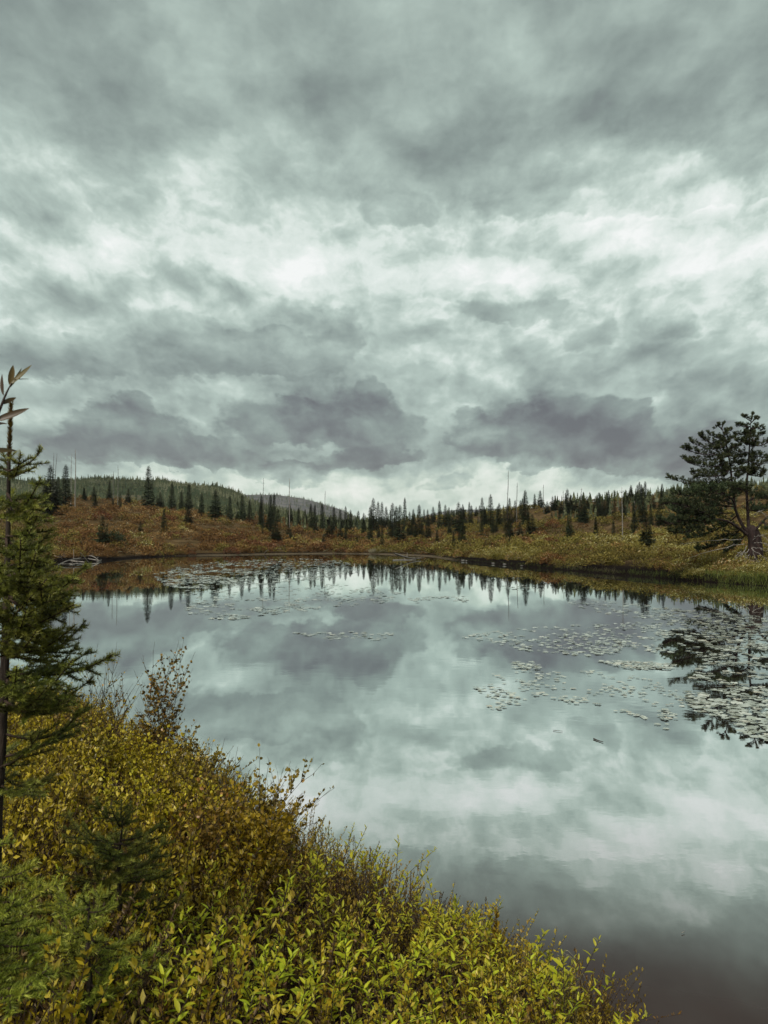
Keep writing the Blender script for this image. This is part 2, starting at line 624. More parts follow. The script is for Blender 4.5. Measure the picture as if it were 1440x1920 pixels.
def bark_mat(name, dark, light, scale=30.0, stretch=(1, 1, 0.2)):
    m, M = new_mat(name)
    co = M.new('ShaderNodeTexCoord').outputs['Object']
    n_ = M.noise(M.v('MULTIPLY', co, stretch), scale, 5, 0.6)
    col = M.ramp(n_, [(0.35, dark), (0.65, light)])
    bp = M.new('ShaderNodeBump')
    bp.inputs['Strength'].default_value = 0.5
    bp.inputs['Distance'].default_value = 0.02
    M.put(bp.inputs['Height'], n_)
    finish(M, principled(M, col, 0.85, 0.15, bp.outputs[0]))
    return m


# albedos
m_spruce = leaf_mat('spruce_needles', [(0, (0.014, 0.020, 0.010)), (0.5, (0.036, 0.047, 0.021)), (1, (0.075, 0.085, 0.034))], 0.6, 0.08, 0.2, 0.25)
m_forest = leaf_mat('forest_needles', [(0, (0.018, 0.024, 0.013)), (0.5, (0.042, 0.050, 0.023)), (0.8, (0.075, 0.080, 0.038)), (1, (0.115, 0.118, 0.072))], 0.8, 0.0, 0.1, 0.0)
m_pine = leaf_mat('pine_needles', [(0, (0.016, 0.021, 0.010)), (0.6, (0.046, 0.056, 0.022)), (1, (0.095, 0.098, 0.038))], 0.6, 0.05, 0.2, 0.1)
m_pine_low = leaf_mat('lower_pine_needles', [(0, (0.020, 0.028, 0.014)), (0.6, (0.058, 0.078, 0.034)), (1, (0.12, 0.135, 0.06))], 0.6, 0.05, 0.2, 0.15)
m_heath_rust = leaf_mat('rust_heath_leaves', [(0, (0.045, 0.018, 0.008)), (0.35, (0.120, 0.055, 0.020)), (0.65, (0.20, 0.102, 0.036)), (0.85, (0.26, 0.158, 0.058)), (1, (0.40, 0.30, 0.18))], 0.7, 0.15, 0.15, 0.22)
m_heath_olive = leaf_mat('olive_heath_leaves', [(0, (0.034, 0.026, 0.009)), (0.35, (0.102, 0.073, 0.018)), (0.65, (0.168, 0.126, 0.030)), (0.85, (0.23, 0.180, 0.048)), (1, (0.38, 0.33, 0.18))], 0.7, 0.15, 0.15, 0.22)
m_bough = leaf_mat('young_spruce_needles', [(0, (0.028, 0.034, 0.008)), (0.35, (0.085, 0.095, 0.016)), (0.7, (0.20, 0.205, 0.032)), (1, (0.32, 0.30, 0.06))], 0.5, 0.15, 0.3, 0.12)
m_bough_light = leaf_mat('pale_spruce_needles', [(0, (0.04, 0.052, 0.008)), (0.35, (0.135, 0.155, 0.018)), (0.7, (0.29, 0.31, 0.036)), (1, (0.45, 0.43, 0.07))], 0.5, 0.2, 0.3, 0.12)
m_green = leaf_mat('bright_green_leaf', [(0, (0.15, 0.17, 0.008)), (0.5, (0.34, 0.365, 0.012)), (1, (0.52, 0.51, 0.03))], 0.5, 0.36, 0.3, 0.16)
m_fine = leaf_mat('fine_heath_leaf', [(0, (0.030, 0.022, 0.008)), (0.5, (0.085, 0.058, 0.016)), (0.85, (0.16, 0.12, 0.03)), (1, (0.26, 0.19, 0.07))], 0.5, 0.15, 0.3, 0.2)
m_olive = leaf_mat('olive_small_leaf', [(0, (0.085, 0.055, 0.006)), (0.4, (0.26, 0.19, 0.010)), (0.75, (0.40, 0.31, 0.016)), (1, (0.52, 0.41, 0.05))], 0.45, 0.25, 0.35, 0.18)
m_rust = leaf_mat('rust_small_leaf', [(0, (0.045, 0.022, 0.006)), (0.4, (0.13, 0.070, 0.011)), (0.75, (0.21, 0.13, 0.018)), (1, (0.33, 0.23, 0.04))], 0.5, 0.2, 0.3, 0.18)
m_birch = leaf_mat('birch_leaf', [(0, (0.070, 0.048, 0.009)), (0.5, (0.20, 0.15, 0.017)), (0.85, (0.31, 0.215, 0.03)), (1, (0.42, 0.25, 0.06))], 0.4, 0.2, 0.4, 0.2)
m_willow = leaf_mat('willow_leaf', [(0, (0.04, 0.026, 0.008)), (1, (0.105, 0.066, 0.014))], 0.4, 0.2, 0.4, 0.2)
m_sedge = leaf_mat('sedge_blade', [(0, (0.05, 0.065, 0.012)), (0.6, (0.11, 0.135, 0.022)), (1, (0.26, 0.27, 0.10))], 0.5, 0.25, 0.25, 0.1)
m_straw = leaf_mat('straw_blade', [(0, (0.12, 0.10, 0.04)), (1, (0.32, 0.30, 0.20))], 0.5, 0.2, 0.25, 0.1)
m_bark = bark_mat('dark_bark', (0.012, 0.009, 0.007), (0.048, 0.036, 0.028), 60)
m_twig = bark_mat('twig_bark', (0.020, 0.013, 0.010), (0.055, 0.036, 0.026), 60)
m_pinebark = bark_mat('pine_bark', (0.012, 0.0075, 0.007), (0.045, 0.029, 0.026), 5, (1, 1, 0.3))
m_dead = bark_mat('weathered_wood', (0.10, 0.09, 0.08), (0.30, 0.275, 0.245), 12, (1, 1, 0.25))
m_snag = bark_mat('dead_trunk_wood', (0.05, 0.048, 0.045), (0.17, 0.16, 0.145), 4, (1, 1, 0.2))

# ground: peat and moss, gravel along the water's edge on the far side
m_ground, M = new_mat('ground_cover')
pos = M.new('ShaderNodeNewGeometry').outputs['Position']
gx, gy, gz = M.sep(pos)
n1 = M.noise(pos, 0.5, 6, 0.6)
n2 = M.noise(pos, 9.0, 5, 0.65)
heath = M.ramp(M.m('ADD', M.m('MULTIPLY', n1, 0.5), M.m('MULTIPLY', n2, 0.5)),
               [(0.35, (0.022, 0.015, 0.008)), (0.5, (0.060, 0.039, 0.017)), (0.62, (0.13, 0.088, 0.045))])
peat = M.ramp(n2, [(0.35, (0.003, 0.002, 0.002)), (0.65, (0.010, 0.007, 0.006))])
gravel = M.ramp(M.noise(pos, 22.0, 3, 0.7), [(0.35, (0.035, 0.026, 0.018)), (0.55, (0.085, 0.065, 0.042)), (0.7, (0.17, 0.145, 0.10))])
col = M.mix(M.ss(M.m('MULTIPLY_ADD', M.m('SUBTRACT', n2, 0.5), 0.4, gz), M.ss(gy, 76, 84, 0.42, 0.12), M.ss(gy, 76, 84, 0.85, 0.40)), peat, heath)
beach = M.m('MULTIPLY', M.ss(gy, 76, 86), M.m('MULTIPLY', M.m('MULTIPLY', M.ss(gx, 16, 4), M.ss(gx, -28, -20)), M.ss(gz, 0.16, 0.09)))
col = M.mix(beach, col, gravel)
bp = M.new('ShaderNodeBump')
bp.inputs['Strength'].default_value = 0.8
bp.inputs['Distance'].default_value = 0.08
M.put(bp.inputs['Height'], n2)
finish(M, principled(M, col, 0.95, 0.02, bp.outputs[0]))

m_hill, M = new_mat('forest_floor')
pos = M.new('ShaderNodeNewGeometry').outputs['Position']
hn = M.noise(pos, 0.03, 7, 0.65)
finish(M, principled(M, M.ramp(hn, [(0.35, (0.022, 0.032, 0.018)), (0.55, (0.045, 0.055, 0.030)), (0.68, (0.085, 0.075, 0.05))]), 1.0, 0.0))

m_hazed_hill, M = new_mat('hazed_hill')  # distant hills: grey-violet haze of distance mixed into the base colour
pos = M.new('ShaderNodeNewGeometry').outputs['Position']
hn = M.noise(pos, 0.012, 8, 0.7)
finish(M, principled(M, M.ramp(hn, [(0.35, (0.045, 0.050, 0.050)), (0.5, (0.085, 0.078, 0.082)), (0.66, (0.14, 0.135, 0.125))]), 1.0, 0.0))

# water: dark brown pond whose surface mirrors ever less as one looks down into it
m_water, M = new_mat('pond_water')
pos = M.new('ShaderNodeNewGeometry').outputs['Position']
wv = M.v('MULTIPLY', pos, (1.0, 1.6, 1.0))
calm = M.ss(M.noise(M.v('MULTIPLY', pos, (0.35, 1.0, 1.0)), 0.11, 3, 0.5), 0.47, 0.68, 0.06, 1.0)
ripple = M.m('ADD', M.noise(wv, 3.2, 3, 0.5), M.m('MULTIPLY', M.noise(wv, 0.9, 2, 0.5), 1.3))
bp = M.new('ShaderNodeBump')
M.put(bp.inputs['Strength'], M.m('MULTIPLY', calm, 0.024))
bp.inputs['Distance'].default_value = 0.05
M.put(bp.inputs['Height'], ripple)
lw = M.new('ShaderNodeLayerWeight')
lw.inputs[0].default_value = 0.5
refl = M.ramp(lw.outputs['Facing'], [(0.0, 0.02), (0.46, 0.025), (0.51, 0.05), (0.535, 0.11), (0.565, 0.27), (0.61, 0.50), (0.67, 0.70), (0.80, 0.85), (0.93, 0.94), (1.0, 0.97)])
gl = M.new('ShaderNodeBsdfGlossy')
gl.inputs['Roughness'].default_value = 0.012
gl.inputs['Color'].default_value = (0.945, 0.995, 0.975, 1)
M.put(gl.inputs['Normal'], bp.outputs[0])
body = principled(M, M.ramp(M.noise(pos, 0.8, 4, 0.6), [(0.3, (0.027, 0.0185, 0.0165)), (0.7, (0.038, 0.0265, 0.024))]), 0.9, 0.0)
mx = M.new('ShaderNodeMixShader')
M.put(mx.inputs[0], refl)
M.t.links.new(body, mx.inputs[1])
M.t.links.new(gl.outputs[0], mx.inputs[2])
finish(M, mx.outputs[0])

m_pad, M = new_mat('lily_pad_leaf')
at_ = M.new('ShaderNodeAttribute', attribute_name='tint')
inf = M.new('ShaderNodeObjectInfo')
tt = M.m('FRACT', M.m('ADD', at_.outputs['Fac'], inf.outputs['Random']))
pc = M.ramp(tt, [(0, (0.20, 0.22, 0.15)), (0.55, (0.30, 0.32, 0.24)), (0.85, (0.42, 0.43, 0.34)), (1, (0.30, 0.25, 0.14))])
finish(M, principled(M, pc, 0.25, 1.0, None, 1.0))

# ------------------------------------------------------------------ pond outline and terrain
shore = [(9, -9), (3.6, 0.1), (1.45, 3.5), (0.95, 4.4), (0.35, 5.2), (-0.4, 6.2), (-1.3, 7.5), (-2.1, 8.5), (-3.4, 10.0), (-5, 11.7), (-8, 14),
         (-14, 19), (-21, 27), (-23, 37), p2w(0, 1092), p2w(50, 1073), p2w(95, 1059), p2w(150, 1054), p2w(210, 1050), p2w(262, 1046), p2w(350, 1042), p2w(430, 1041),
         p2w(520, 1039), p2w(620, 1038), p2w(700, 1039), p2w(760, 1041), p2w(800, 1043), p2w(860, 1051), p2w(950, 1060), p2w(1050, 1068),
         p2w(1150, 1077), p2w(1250, 1085), p2w(1340, 1092), p2w(1440, 1099), (24, 38.5), (31, 36), (40, 26), (42, 10), (30, -9)]
SH = np.array(shore, float)


def sdist(x, y):
    """signed distance to the shoreline, positive on land"""
    x = np.asarray(x, float)
    y = np.asarray(y, float)
    d2 = np.full(x.shape, 1e18)
    inside = np.zeros(x.shape, bool)
    for (ax, ay), (bx, by) in zip(SH, np.roll(SH, -1, 0)):
        ex, ey = bx - ax, by - ay
        t = np.clip(((x - ax) * ex + (y - ay) * ey) / (ex * ex + ey * ey), 0, 1)
        d2 = np.minimum(d2, (x - ax - t * ex) ** 2 + (y - ay - t * ey) ** 2)
        cross = ((ay > y) != (by > y)) & (x < (bx - ax) * (y - ay) / ((by - ay) if by != ay else 1e-9) + ax)
        inside ^= cross
    d = np.sqrt(d2)
    return np.where(inside, -d, d)


_hr = np.random.default_rng(5)
_hl = _hr.integers(0, 1 << 30, (256, 256)) / float(1 << 30)


def vnoise(x, y):
    xi, yi = np.floor(x).astype(int), np.floor(y).astype(int)
    fx, fy = x - xi, y - yi
    fx, fy = fx * fx * (3 - 2 * fx), fy * fy * (3 - 2 * fy)
    g = lambda a, b: _hl[a % 256, b % 256]
    return (g(xi, yi) * (1 - fx) + g(xi + 1, yi) * fx) * (1 - fy) + (g(xi, yi + 1) * (1 - fx) + g(xi + 1, yi + 1) * fx) * fy - 0.5


# heights of the far land: (px, distance, py of the ground seen there)
HC = [(-300, 60, 1020), (-100, 60, 1022), (-100, 120, 975), (-100, 220, 940), (30, 60, 1024), (60, 90, 985), (100, 78, 1040), (100, 100, 1000), (100, 150, 945), (100, 240, 930),
      (150, 85, 1035), (150, 105, 1000), (150, 130, 960), (150, 160, 937), (150, 240, 930), (300, 95, 1030), (300, 110, 1000), (300, 128, 957), (300, 165, 945), (300, 250, 940),
      (430, 110, 1028), (430, 125, 990), (430, 150, 966), (430, 220, 958), (550, 115, 1030), (550, 130, 1003), (550, 165, 985), (550, 260, 978),
      (650, 115, 1030), (650, 130, 1005), (650, 170, 990), (650, 260, 985), (750, 112, 1030), (750, 130, 1008), (750, 170, 985), (750, 260, 972), (900, 82, 1045), (900, 95, 1025), (900, 115, 1002), (900, 150, 978), (900, 240, 958),
      (1050, 72, 1052), (1050, 85, 1032), (1050, 105, 1005), (1050, 150, 972), (1050, 230, 945), (1200, 55, 1060), (1200, 70, 1025), (1200, 90, 998), (1200, 140, 957), (1200, 210, 930),
      (1350, 50, 1062), (1350, 60, 1045), (1350, 80, 1005), (1350, 140, 955), (1350, 220, 920), (1500, 46, 1060), (1500, 60, 1030), (1500, 80, 990), (1500, 200, 910), (1800, 60, 1020), (1800, 200, 905)]
hc_a = np.array([math.atan2(*ray(px, 1000)[:2]) for px, d, py in HC])
hc_l = np.array([math.log(d) for px, d, py in HC])
hc_z = np.array([at(px, py + np.interp(d, [70, 100, 150], [2, 9, 13]), d).z for px, d, py in HC])


def hgt(x, y):
    x = np.atleast_1d(np.asarray(x, float))
    y = np.atleast_1d(np.asarray(y, float))
    s = sdist(x, y)
    r = np.sqrt(x * x + y * y)
    az_ = np.arctan2(x, y)
    lr = np.log(np.clip(np.where(y > 1, y, r), 40, 260))
    num = np.zeros_like(x)
    den_ = np.zeros_like(x) + 1e-12
    for a, l, z in zip(hc_a, hc_l, hc_z):
        w = np.exp(-((az_ - a) / 0.075) ** 2 - ((lr - l) / 0.13) ** 2) + 1e-5 * np.exp(-((az_ - a) / 0.4) ** 2 - ((lr - l) / 0.6) ** 2)
        num += w * z
        den_ += w
    zf = num / den_
    lip = 0.42 * np.clip(s / 0.5, 0, 1) ** 0.6
    far = lip + np.maximum(zf - lip, 0) * np.clip(s / 11.0, 0, 1) ** 0.9
    far += np.clip(s / 6, 0, 1) * (0.7 * vnoise(x / 9, y / 9) + 0.35 * vnoise(x / 3.1 + 7, y / 3.1) + 0.2 * vnoise(x / 1.3, y / 1.3 + 9))
    flat = np.clip((760 - np.abs(x) * 3.2) / 40, 0, 1)   # gravel beach at the head of the pond
    near = np.minimum(1.22, 0.12 + 0.40 * s) + np.clip(s, 0, 1) * 0.10 * vnoise(x / 0.8, y / 0.8)
    wn = np.clip((30 - r) / 14, 0, 1)
    land = near * wn + far * (1 - wn)
    beach = np.clip((y - 78) / 10, 0, 1) * np.clip((12 - x) / 6, 0, 1)
    land = np.where(s < 6, land * (1 - beach) + beach * np.minimum(land, 0.05 + 0.10 * s + 0.9 * np.clip(s - 2.0, 0, 9) ** 1.2 * 0.25), land)
    return np.where(s > 0, land, np.maximum(-1.6, s * 0.5 - 0.05))


def tri_grid(nu, nv):
    i = np.arange((nu - 1) * (nv - 1))
    a = (i // (nv - 1)) * nv + i % (nv - 1)
    return np.concatenate([np.stack([a, a + nv, a + nv + 1], 1), np.stack([a, a + nv + 1, a + 1], 1)])


ux = np.sinh(np.linspace(-5.7, 5.7, 430)) * 22.0
uy = np.concatenate([np.linspace(-30, -0.4, 30), np.sinh(np.linspace(0, 5.6, 420)) * 26.0])
GXX, GYY = np.meshgrid(ux, uy, indexing='ij')
GZZ = hgt(GXX.ravel(), GYY.ravel())
ground = obj('ground', (np.stack([GXX.ravel(), GYY.ravel(), GZZ], 1), tri_grid(len(ux), len(uy)), None), m_ground, smooth=True, kind='structure')

wx0, wx1, wy0, wy1 = -48.0, 60.0, -12.0, 118.0
gxw, gyw = np.meshgrid(np.linspace(wx0, wx1, 30), np.linspace(wy0, wy1, 30), indexing='ij')
water = obj('water', (np.stack([gxw.ravel(), gyw.ravel(), 0 * gxw.ravel()], 1), tri_grid(30, 30), None), m_water, kind='structure')


def first_hit(px, py, lo=30.0, hi=420.0):
    """distance along y at which the line of sight through a pixel meets the land"""
    x, y, z = ray(px, py)
    d = np.linspace(lo, hi, 1600)
    gz_ = hgt(d * x / y, d)
    zz = CAM_Z + d * z / y
    k = np.nonzero((gz_ >= zz) & (gz_ > 0))[0]
    return float(d[k[0]]) if len(k) else None


# ------------------------------------------------------------------ far hills
def hill(name, crest, d, foot_d, foot_z, mat, nu=160, nv=26, rough=0.012):
    px = np.linspace(crest[0][0], crest[-1][0], nu)
    py = np.interp(px, [c[0] for c in crest], [c[1] for c in crest])
    V = []
    for i in range(nu):
        c = at(px[i], py[i] + 9, d)
        dirx = c.x / d
        for j in range(nv):
            t = j / (nv - 1) * 1.35
            if t <= 1:
                y = foot_d + (d - foot_d) * t
                z = foot_z + (c.z - foot_z) * (t ** 0.9 * (0.55 + 0.45 * math.sin(t * math.pi / 2)))
            else:
                y = d + (d - foot_d) * (t - 1)
                z = c.z - (c.z - foot_z) * ((t - 1) / 0.35) ** 1.6
            V.append((dirx * y, y, z))
    V = np.array(V)
    V[:, 2] += (vnoise(V[:, 0] / (d * 0.05), V[:, 1] / (d * 0.09)) + 0.5 * vnoise(V[:, 0] / (d * 0.02) + 5, V[:, 1] / (d * 0.03))) * d * rough
    return obj(name, (V, tri_grid(nu, nv), None), mat, smooth=True, kind='structure'), V.reshape(nu, nv, 3)


hill_l, HL = hill('hill', [(-420, 870), (-100, 882), (40, 886), (100, 889), (200, 892), (290, 893), (350, 896), (400, 903), (450, 919), (500, 938), (550, 955), (600, 970), (660, 992), (720, 1015)], 600, 270, 7.0, m_hill)
hill_c, HCN = hill('hill', [(380, 935), (440, 921), (480, 916), (520, 917), (560, 924), (600, 934), (640, 947), (670, 960), (700, 985), (730, 1000)], 2300, 1300, -10, m_hazed_hill, rough=0.004)
hill_f, HF = hill('hill', [(640, 985), (760, 972), (800, 955), (840, 948), (900, 945), (940, 943), (1000, 947), (1060, 952), (1120, 960), (1200, 980)], 4200, 3000, -20, m_hazed_hill, rough=0.002)
hill_r, HR = hill('hill', [(1120, 965), (1200, 938), (1260, 918), (1310, 908), (1360, 902), (1420, 899), (1500, 893), (1800, 880)], 520, 280, 8.0, m_hill)

# ------------------------------------------------------------------ conifers on the far land
def make_spruce(r, width, levels=20, open_=0.0):
    """a spruce one unit tall: trunk and crown meshes"""
    tr = Geo()
    tr.add(*tube([(0, 0, -0.05), (0.004, 0, 0.4), (0, 0.003, 0.8), (0, 0, 0.985)], [0.016, 0.011, 0.005, 0.0015], 5))
    P, D, N, S, C = [], [], [], [], []
    for i in range(levels):
        h = 0.03 + 0.955 * (i / (levels - 1)) ** 0.80
        rad = width * (1 - h) ** 0.74 * r.uniform(0.72, 1.12) + 0.010
        nb = int(8 + 4 * (1 - h))
        a0 = r.uniform(0, 6.28)
        for k in range(nb):
            if r.random() < open_ * 0.5:
                continue
            a = a0 + k * 6.283 / nb + r.uniform(-0.3, 0.3)
            L = rad * r.uniform(0.65, 1.15)
            slope = -0.42 + 0.85 * h + r.uniform(-0.15, 0.15)
            out = np.array([math.cos(a), math.sin(a), 0.0])
            side = np.array([-math.sin(a), math.cos(a), 0.0])
            m = max(3, int(L / 0.028))
            for q in range(m):
                t = (q + 0.5) / m
                p = out * L * t * 0.8 + np.array([0, 0, h + L * t * slope + 0.06 * L * t * t])
                for sg in ((-1, 0, 1) if t > 0.3 else (-1, 1)):
                    d = out * 0.9 + side * sg * (1.0 - 0.3 * t) + np.array([0, 0, slope * 0.7 + r.uniform(-0.25, 0.25)])
                    P.append(p)
                    D.append(d)
                    N.append((r.uniform(-0.5, 0.5), r.uniform(-0.5, 0.5), 1))
                    S.append(max(0.027 + 0.030 * (1 - h), L * (0.50 - 0.22 * t)) * min(1.0, 0.40 + (1 - h) / 0.16) * r.uniform(0.7, 1.25))
                    C.append(np.clip(r.normal(0.42, 0.17) + 0.15 * (t - 0.5), 0, 1))
    cr = Geo()
    cr.add(*stamp(LEAF2[0] * np.array([1, 0.85, 1]), LEAF2[1], np.array(P), np.array(D), np.array(N), np.array(S), np.array(C)))
    return tr, cr


rs = np.random.default_rng(3)
SPR = []
for w, lv, op in [(0.17, 34, 0), (0.21, 32, 0), (0.14, 36, 0), (0.25, 30, 0), (0.12, 38, 0), (0.19, 34, 0.1)]:
    t_, c_ = make_spruce(rs, w, lv, op)
    SPR.append((mesh_data('trunk', *t_.data()[:2], m_bark), mesh_data('crown', *c_.data()[:2], m_spruce, c_.data()[2])))


def put_spruce(x, y, z, h, wid, label, group, variant=None, sc=1.0):
    sc *= 1.08
    v = variant if variant is not None else int(np.argmin([abs(w - wid) for w in (0.17, 0.21, 0.14, 0.25, 0.12, 0.19)]) if wid else rs.integers(0, 6))
    t = thing('spruce_tree', label, 'spruce tree', (x, y, z - 0.05), rs.uniform(0, 6.28), group, (h * sc, h * sc, h))
    link('trunk', SPR[v][0], t)
    link('crown', SPR[v][1], t)
    return t


# the spruces one can pick out: (px, top py, base py, half width px, label or None)
SPL = [
    (278, 875, 955, 17, 'tall dark pointed spruce standing alone above the rust heath in front of the forested hill'),
    (94, 874, 966, 24, 'broad dark spruce at the left end of the heath below the two leaning bare trunks'),
    (85, 900, 950, 14, None), (108, 895, 955, 14, None), (123, 873, 932, 15, 'dark pointed spruce left of the pale bare trunk on the left skyline'),
    (205, 902, 938, 8, None), (192, 966, 1026, 15, 'small dark spruce low on the rust slope with bushy growth at its right'),
    (322, 905, 953, 10, None), (340, 921, 952, 8, None), (354, 907, 955, 10, None), (353, 946, 990, 13, 'short green spruce halfway down the rust slope in front of a taller one'),
    (404, 918, 976, 17, 'bushy green spruce at the right end of the rust slope'), (431, 930, 958, 8, None), (454, 928, 964, 10, None),
    (490, 930, 966, 8, None), (507, 928, 966, 7, None), (514, 925, 966, 6, None), (521, 955, 970, 7, None), (543, 946, 980, 10, 'lone dark spruce below the tall bare pole in the middle left'),
    (583, 945, 982, 7, None), (590, 947, 984, 7, None), (604, 944, 986, 7, None), (626, 950, 986, 8, None), (638, 955, 998, 10, None), (648, 950, 992, 7, None), (657, 956, 992, 7, None),
    (517, 974, 1018, 18, 'light green bushy spruce low on the slope near the far shore'), (638, 984, 1014, 16, None), (592, 978, 1000, 10, None),
    (700, 935, 998, 12, 'tallest spruce in the dense clump at the middle of the far shore'), (709, 941, 992, 8, None), (716, 942, 992, 8, None), (724, 950, 992, 8, None), (694, 950, 994, 8, None),
    (736, 944, 1010, 13, None), (743, 950, 1012, 9, None), (750, 948, 1016, 14, 'wide dark green spruce at the right of the middle clump'), (759, 934, 966, 6, None), (768, 960, 1008, 9, None),
    (786, 947, 1010, 9, 'slim dark spruce just right of the middle clump'), (803, 966, 1014, 9, None), (812, 950, 982, 8, None), (824, 940, 966, 6, None), (835, 947, 990, 10, None), (842, 951, 980, 7, None),
    (860, 942, 1002, 14, 'full olive green spruce with wide lower boughs on the right slope'), (880, 942, 962, 5, None), (884, 948, 962, 5, None), (893, 950, 968, 6, None), (904, 933, 968, 8, None),
    (920, 928, 994, 11, 'tall narrow spruce in front of the tallest bare pole on the right slope'), (936, 944, 990, 9, None), (952, 946, 1002, 10, None), (945, 955, 985, 8, None), (967, 950, 982, 7, None),
    (985, 920, 986, 12, 'tall spruce beside the forked bare pole on the right slope'), (976, 938, 972, 6, None), (975, 978, 1012, 10, 'squat dark spruce low on the right slope near the two small dark firs'), (998, 964, 1006, 13, 'bushy blue-green spruce low on the right slope'),
    (1013, 920, 952, 9, 'dark pointed spruce on the right skyline next to a thin bare pole'), (1003, 935, 952, 6, None), (1036, 930, 956, 6, None), (1041, 929, 956, 7, None),
    (1064, 917, 962, 12, 'tallest dark spruce on the right skyline'), (1071, 928, 962, 9, None), (1091, 927, 978, 13, None), (1101, 930, 956, 6, None), (1117, 930, 960, 8, None), (1123, 924, 972, 10, None),
    (1117, 968, 1016, 6, 'thin brown spruce standing by itself on the right slope'), (1153, 936, 972, 8, None), (1175, 920, 946, 6, None), (1190, 944, 988, 9, None), (1204, 914, 978, 11, None),
    (1212, 957, 1030, 17, 'dark blue-green spruce close to the right shore left of the big pine'), (1225, 927, 962, 9, None), (1240, 922, 965, 9, None), (1236, 945, 985, 10, None), (1262, 925, 962, 9, None), (1280, 918, 960, 10, None),
    (560, 952, 978, 7, None), (572, 955, 982, 7, None), (672, 958, 996, 8, None), (682, 962, 1000, 8, None), (468, 938, 966, 8, None), (378, 925, 956, 8, None), (300, 922, 953, 9, None), (240, 915, 946, 8, None), (176, 912, 940, 8, None), (158, 915, 938, 7, None),
    (1140, 932, 962, 8, None), (1166, 938, 968, 8, None), (1080, 935, 960, 7, None), (1052, 938, 962, 7, None), (1026, 940, 962, 7, None), (870, 955, 985, 8, None), (908, 950, 985, 8, None), (850, 958, 988, 7, None), (775, 955, 992, 7, None), (795, 955, 985, 6, None),
]
placed = []
for px, pt, pb, hw, lab in SPL:
    d = first_hit(px, pb) or 170.0
    b = at(px, pb, d)
    gzv = float(hgt(b.x, b.y)[0])
    top = at(px, pt, d).z
    h = max(1.2, top - gzv)
    wid = (hw / F * d) / h
    v = int(np.argmin([abs(w - wid) for w in (0.17, 0.21, 0.14, 0.25, 0.12, 0.19)]))
    vw = (0.17, 0.21, 0.14, 0.25, 0.12, 0.19)[v]
    if lab:
        g = 'young spruces on the far banks'
    elif px < 480:
        lab, g = 'young dark spruce at the top edge of the rust-brown left slope', 'young spruces on the far banks'
    elif px < 690:
        lab, g = 'small narrow spruce in the thin stand between the rust slope and the middle clump', 'young spruces on the far banks'
    elif px < 780:
        lab, g = 'dark spruce crowded into the clump at the middle of the far shore', 'young spruces on the far banks'
    elif px < 1080:
        lab, g = 'young spruce in the scattered stand on the olive right slope', 'young spruces on the far banks'
    else:
        lab, g = 'dark spruce on the skyline left of the big shore pine', 'young spruces on the far banks'
    t = put_spruce(b.x, b.y, gzv, h * 1.03, None, lab, g, v, float(np.clip(wid / vw, 0.75, 1.3)))
    placed.append((px, d))

# smaller ones scattered between them
for i in range(115):
    px = rs.choice([rs.uniform(130, 480), rs.uniform(480, 790), rs.uniform(790, 1250), rs.uniform(790, 1260)])
    d = math.exp(rs.uniform(math.log(95), math.log(250))) if px < 790 else math.exp(rs.uniform(math.log(88), math.log(250)))
    if px < 480 and d < 150 and rs.random() < 0.75:
        continue
    b = at(px, 990, d)
    if float(sdist(b.x, b.y)) < 6:
        continue
    gzv = float(hgt(b.x, b.y)[0])
    h = rs.uniform(1.4, 3.4) * (0.8 + d / 260)
    lab = (('small young spruce behind the crest of the rust left slope' if d > 150 else 'little green spruce growing amid rust shrubs on the left slope') if px < 480 else
           'small narrow spruce in the thin stand between the rust slope and the middle clump' if px < 790 else
           'young spruce in the scattered stand on the olive right slope')
    put_spruce(b.x, b.y, gzv, h, None, lab, 'young spruces on the far banks', int(rs.integers(0, 6)), rs.uniform(0.85, 1.2))

# far-off woods that read as one mass
LOW = []
for sd in range(6):
    g = Geo()
    w = rs.uniform(0.13, 0.24)
    for k in range(7):
        z0, z1 = 0.04 + 0.135 * k, 0.04 + 0.135 * k + rs.uniform(0.18, 0.26)
        rr = w * (1 - z0) ** 0.8 * rs.uniform(0.75, 1.15)
        n = 7
        a = np.arange(n) * 6.283 / n + rs.uniform(0, 1)
        rim = np.stack([np.cos(a) * rr * rs.uniform(0.35, 1.35, n), np.sin(a) * rr * rs.uniform(0.35, 1.35, n), z0 - rs.uniform(0, 0.06, n)], 1)
        V = np.vstack([rim, [(0, 0, min(z1, 1.0))]])
        g.add(V, [(i, (i + 1) % n, n) for i in range(n)], np.clip(rs.normal(0.45, 0.12), 0, 1))
    LOW.append(g.data())


def wood(name, X, Y, Z, H, mat, tint_fn=None):
    g = Geo()
    for x, y, z, h in zip(X, Y, Z, H):
        V, T, c = LOW[rs.integers(0, len(LOW))]
        a = rs.uniform(0, 6.28)
        ca, sa = math.cos(a), math.sin(a)
        k = h * rs.uniform(0.85, 1.3)
        g.add(np.stack([x + k * (V[:, 0] * ca - V[:, 1] * sa), y + k * (V[:, 0] * sa + V[:, 1] * ca), z + h * V[:, 2]], 1), T,
              np.clip(c + (rs.normal(0, 0.2) if tint_fn is None else tint_fn(x, y)), 0, 1))
    return obj(name, g, mat, kind='stuff')


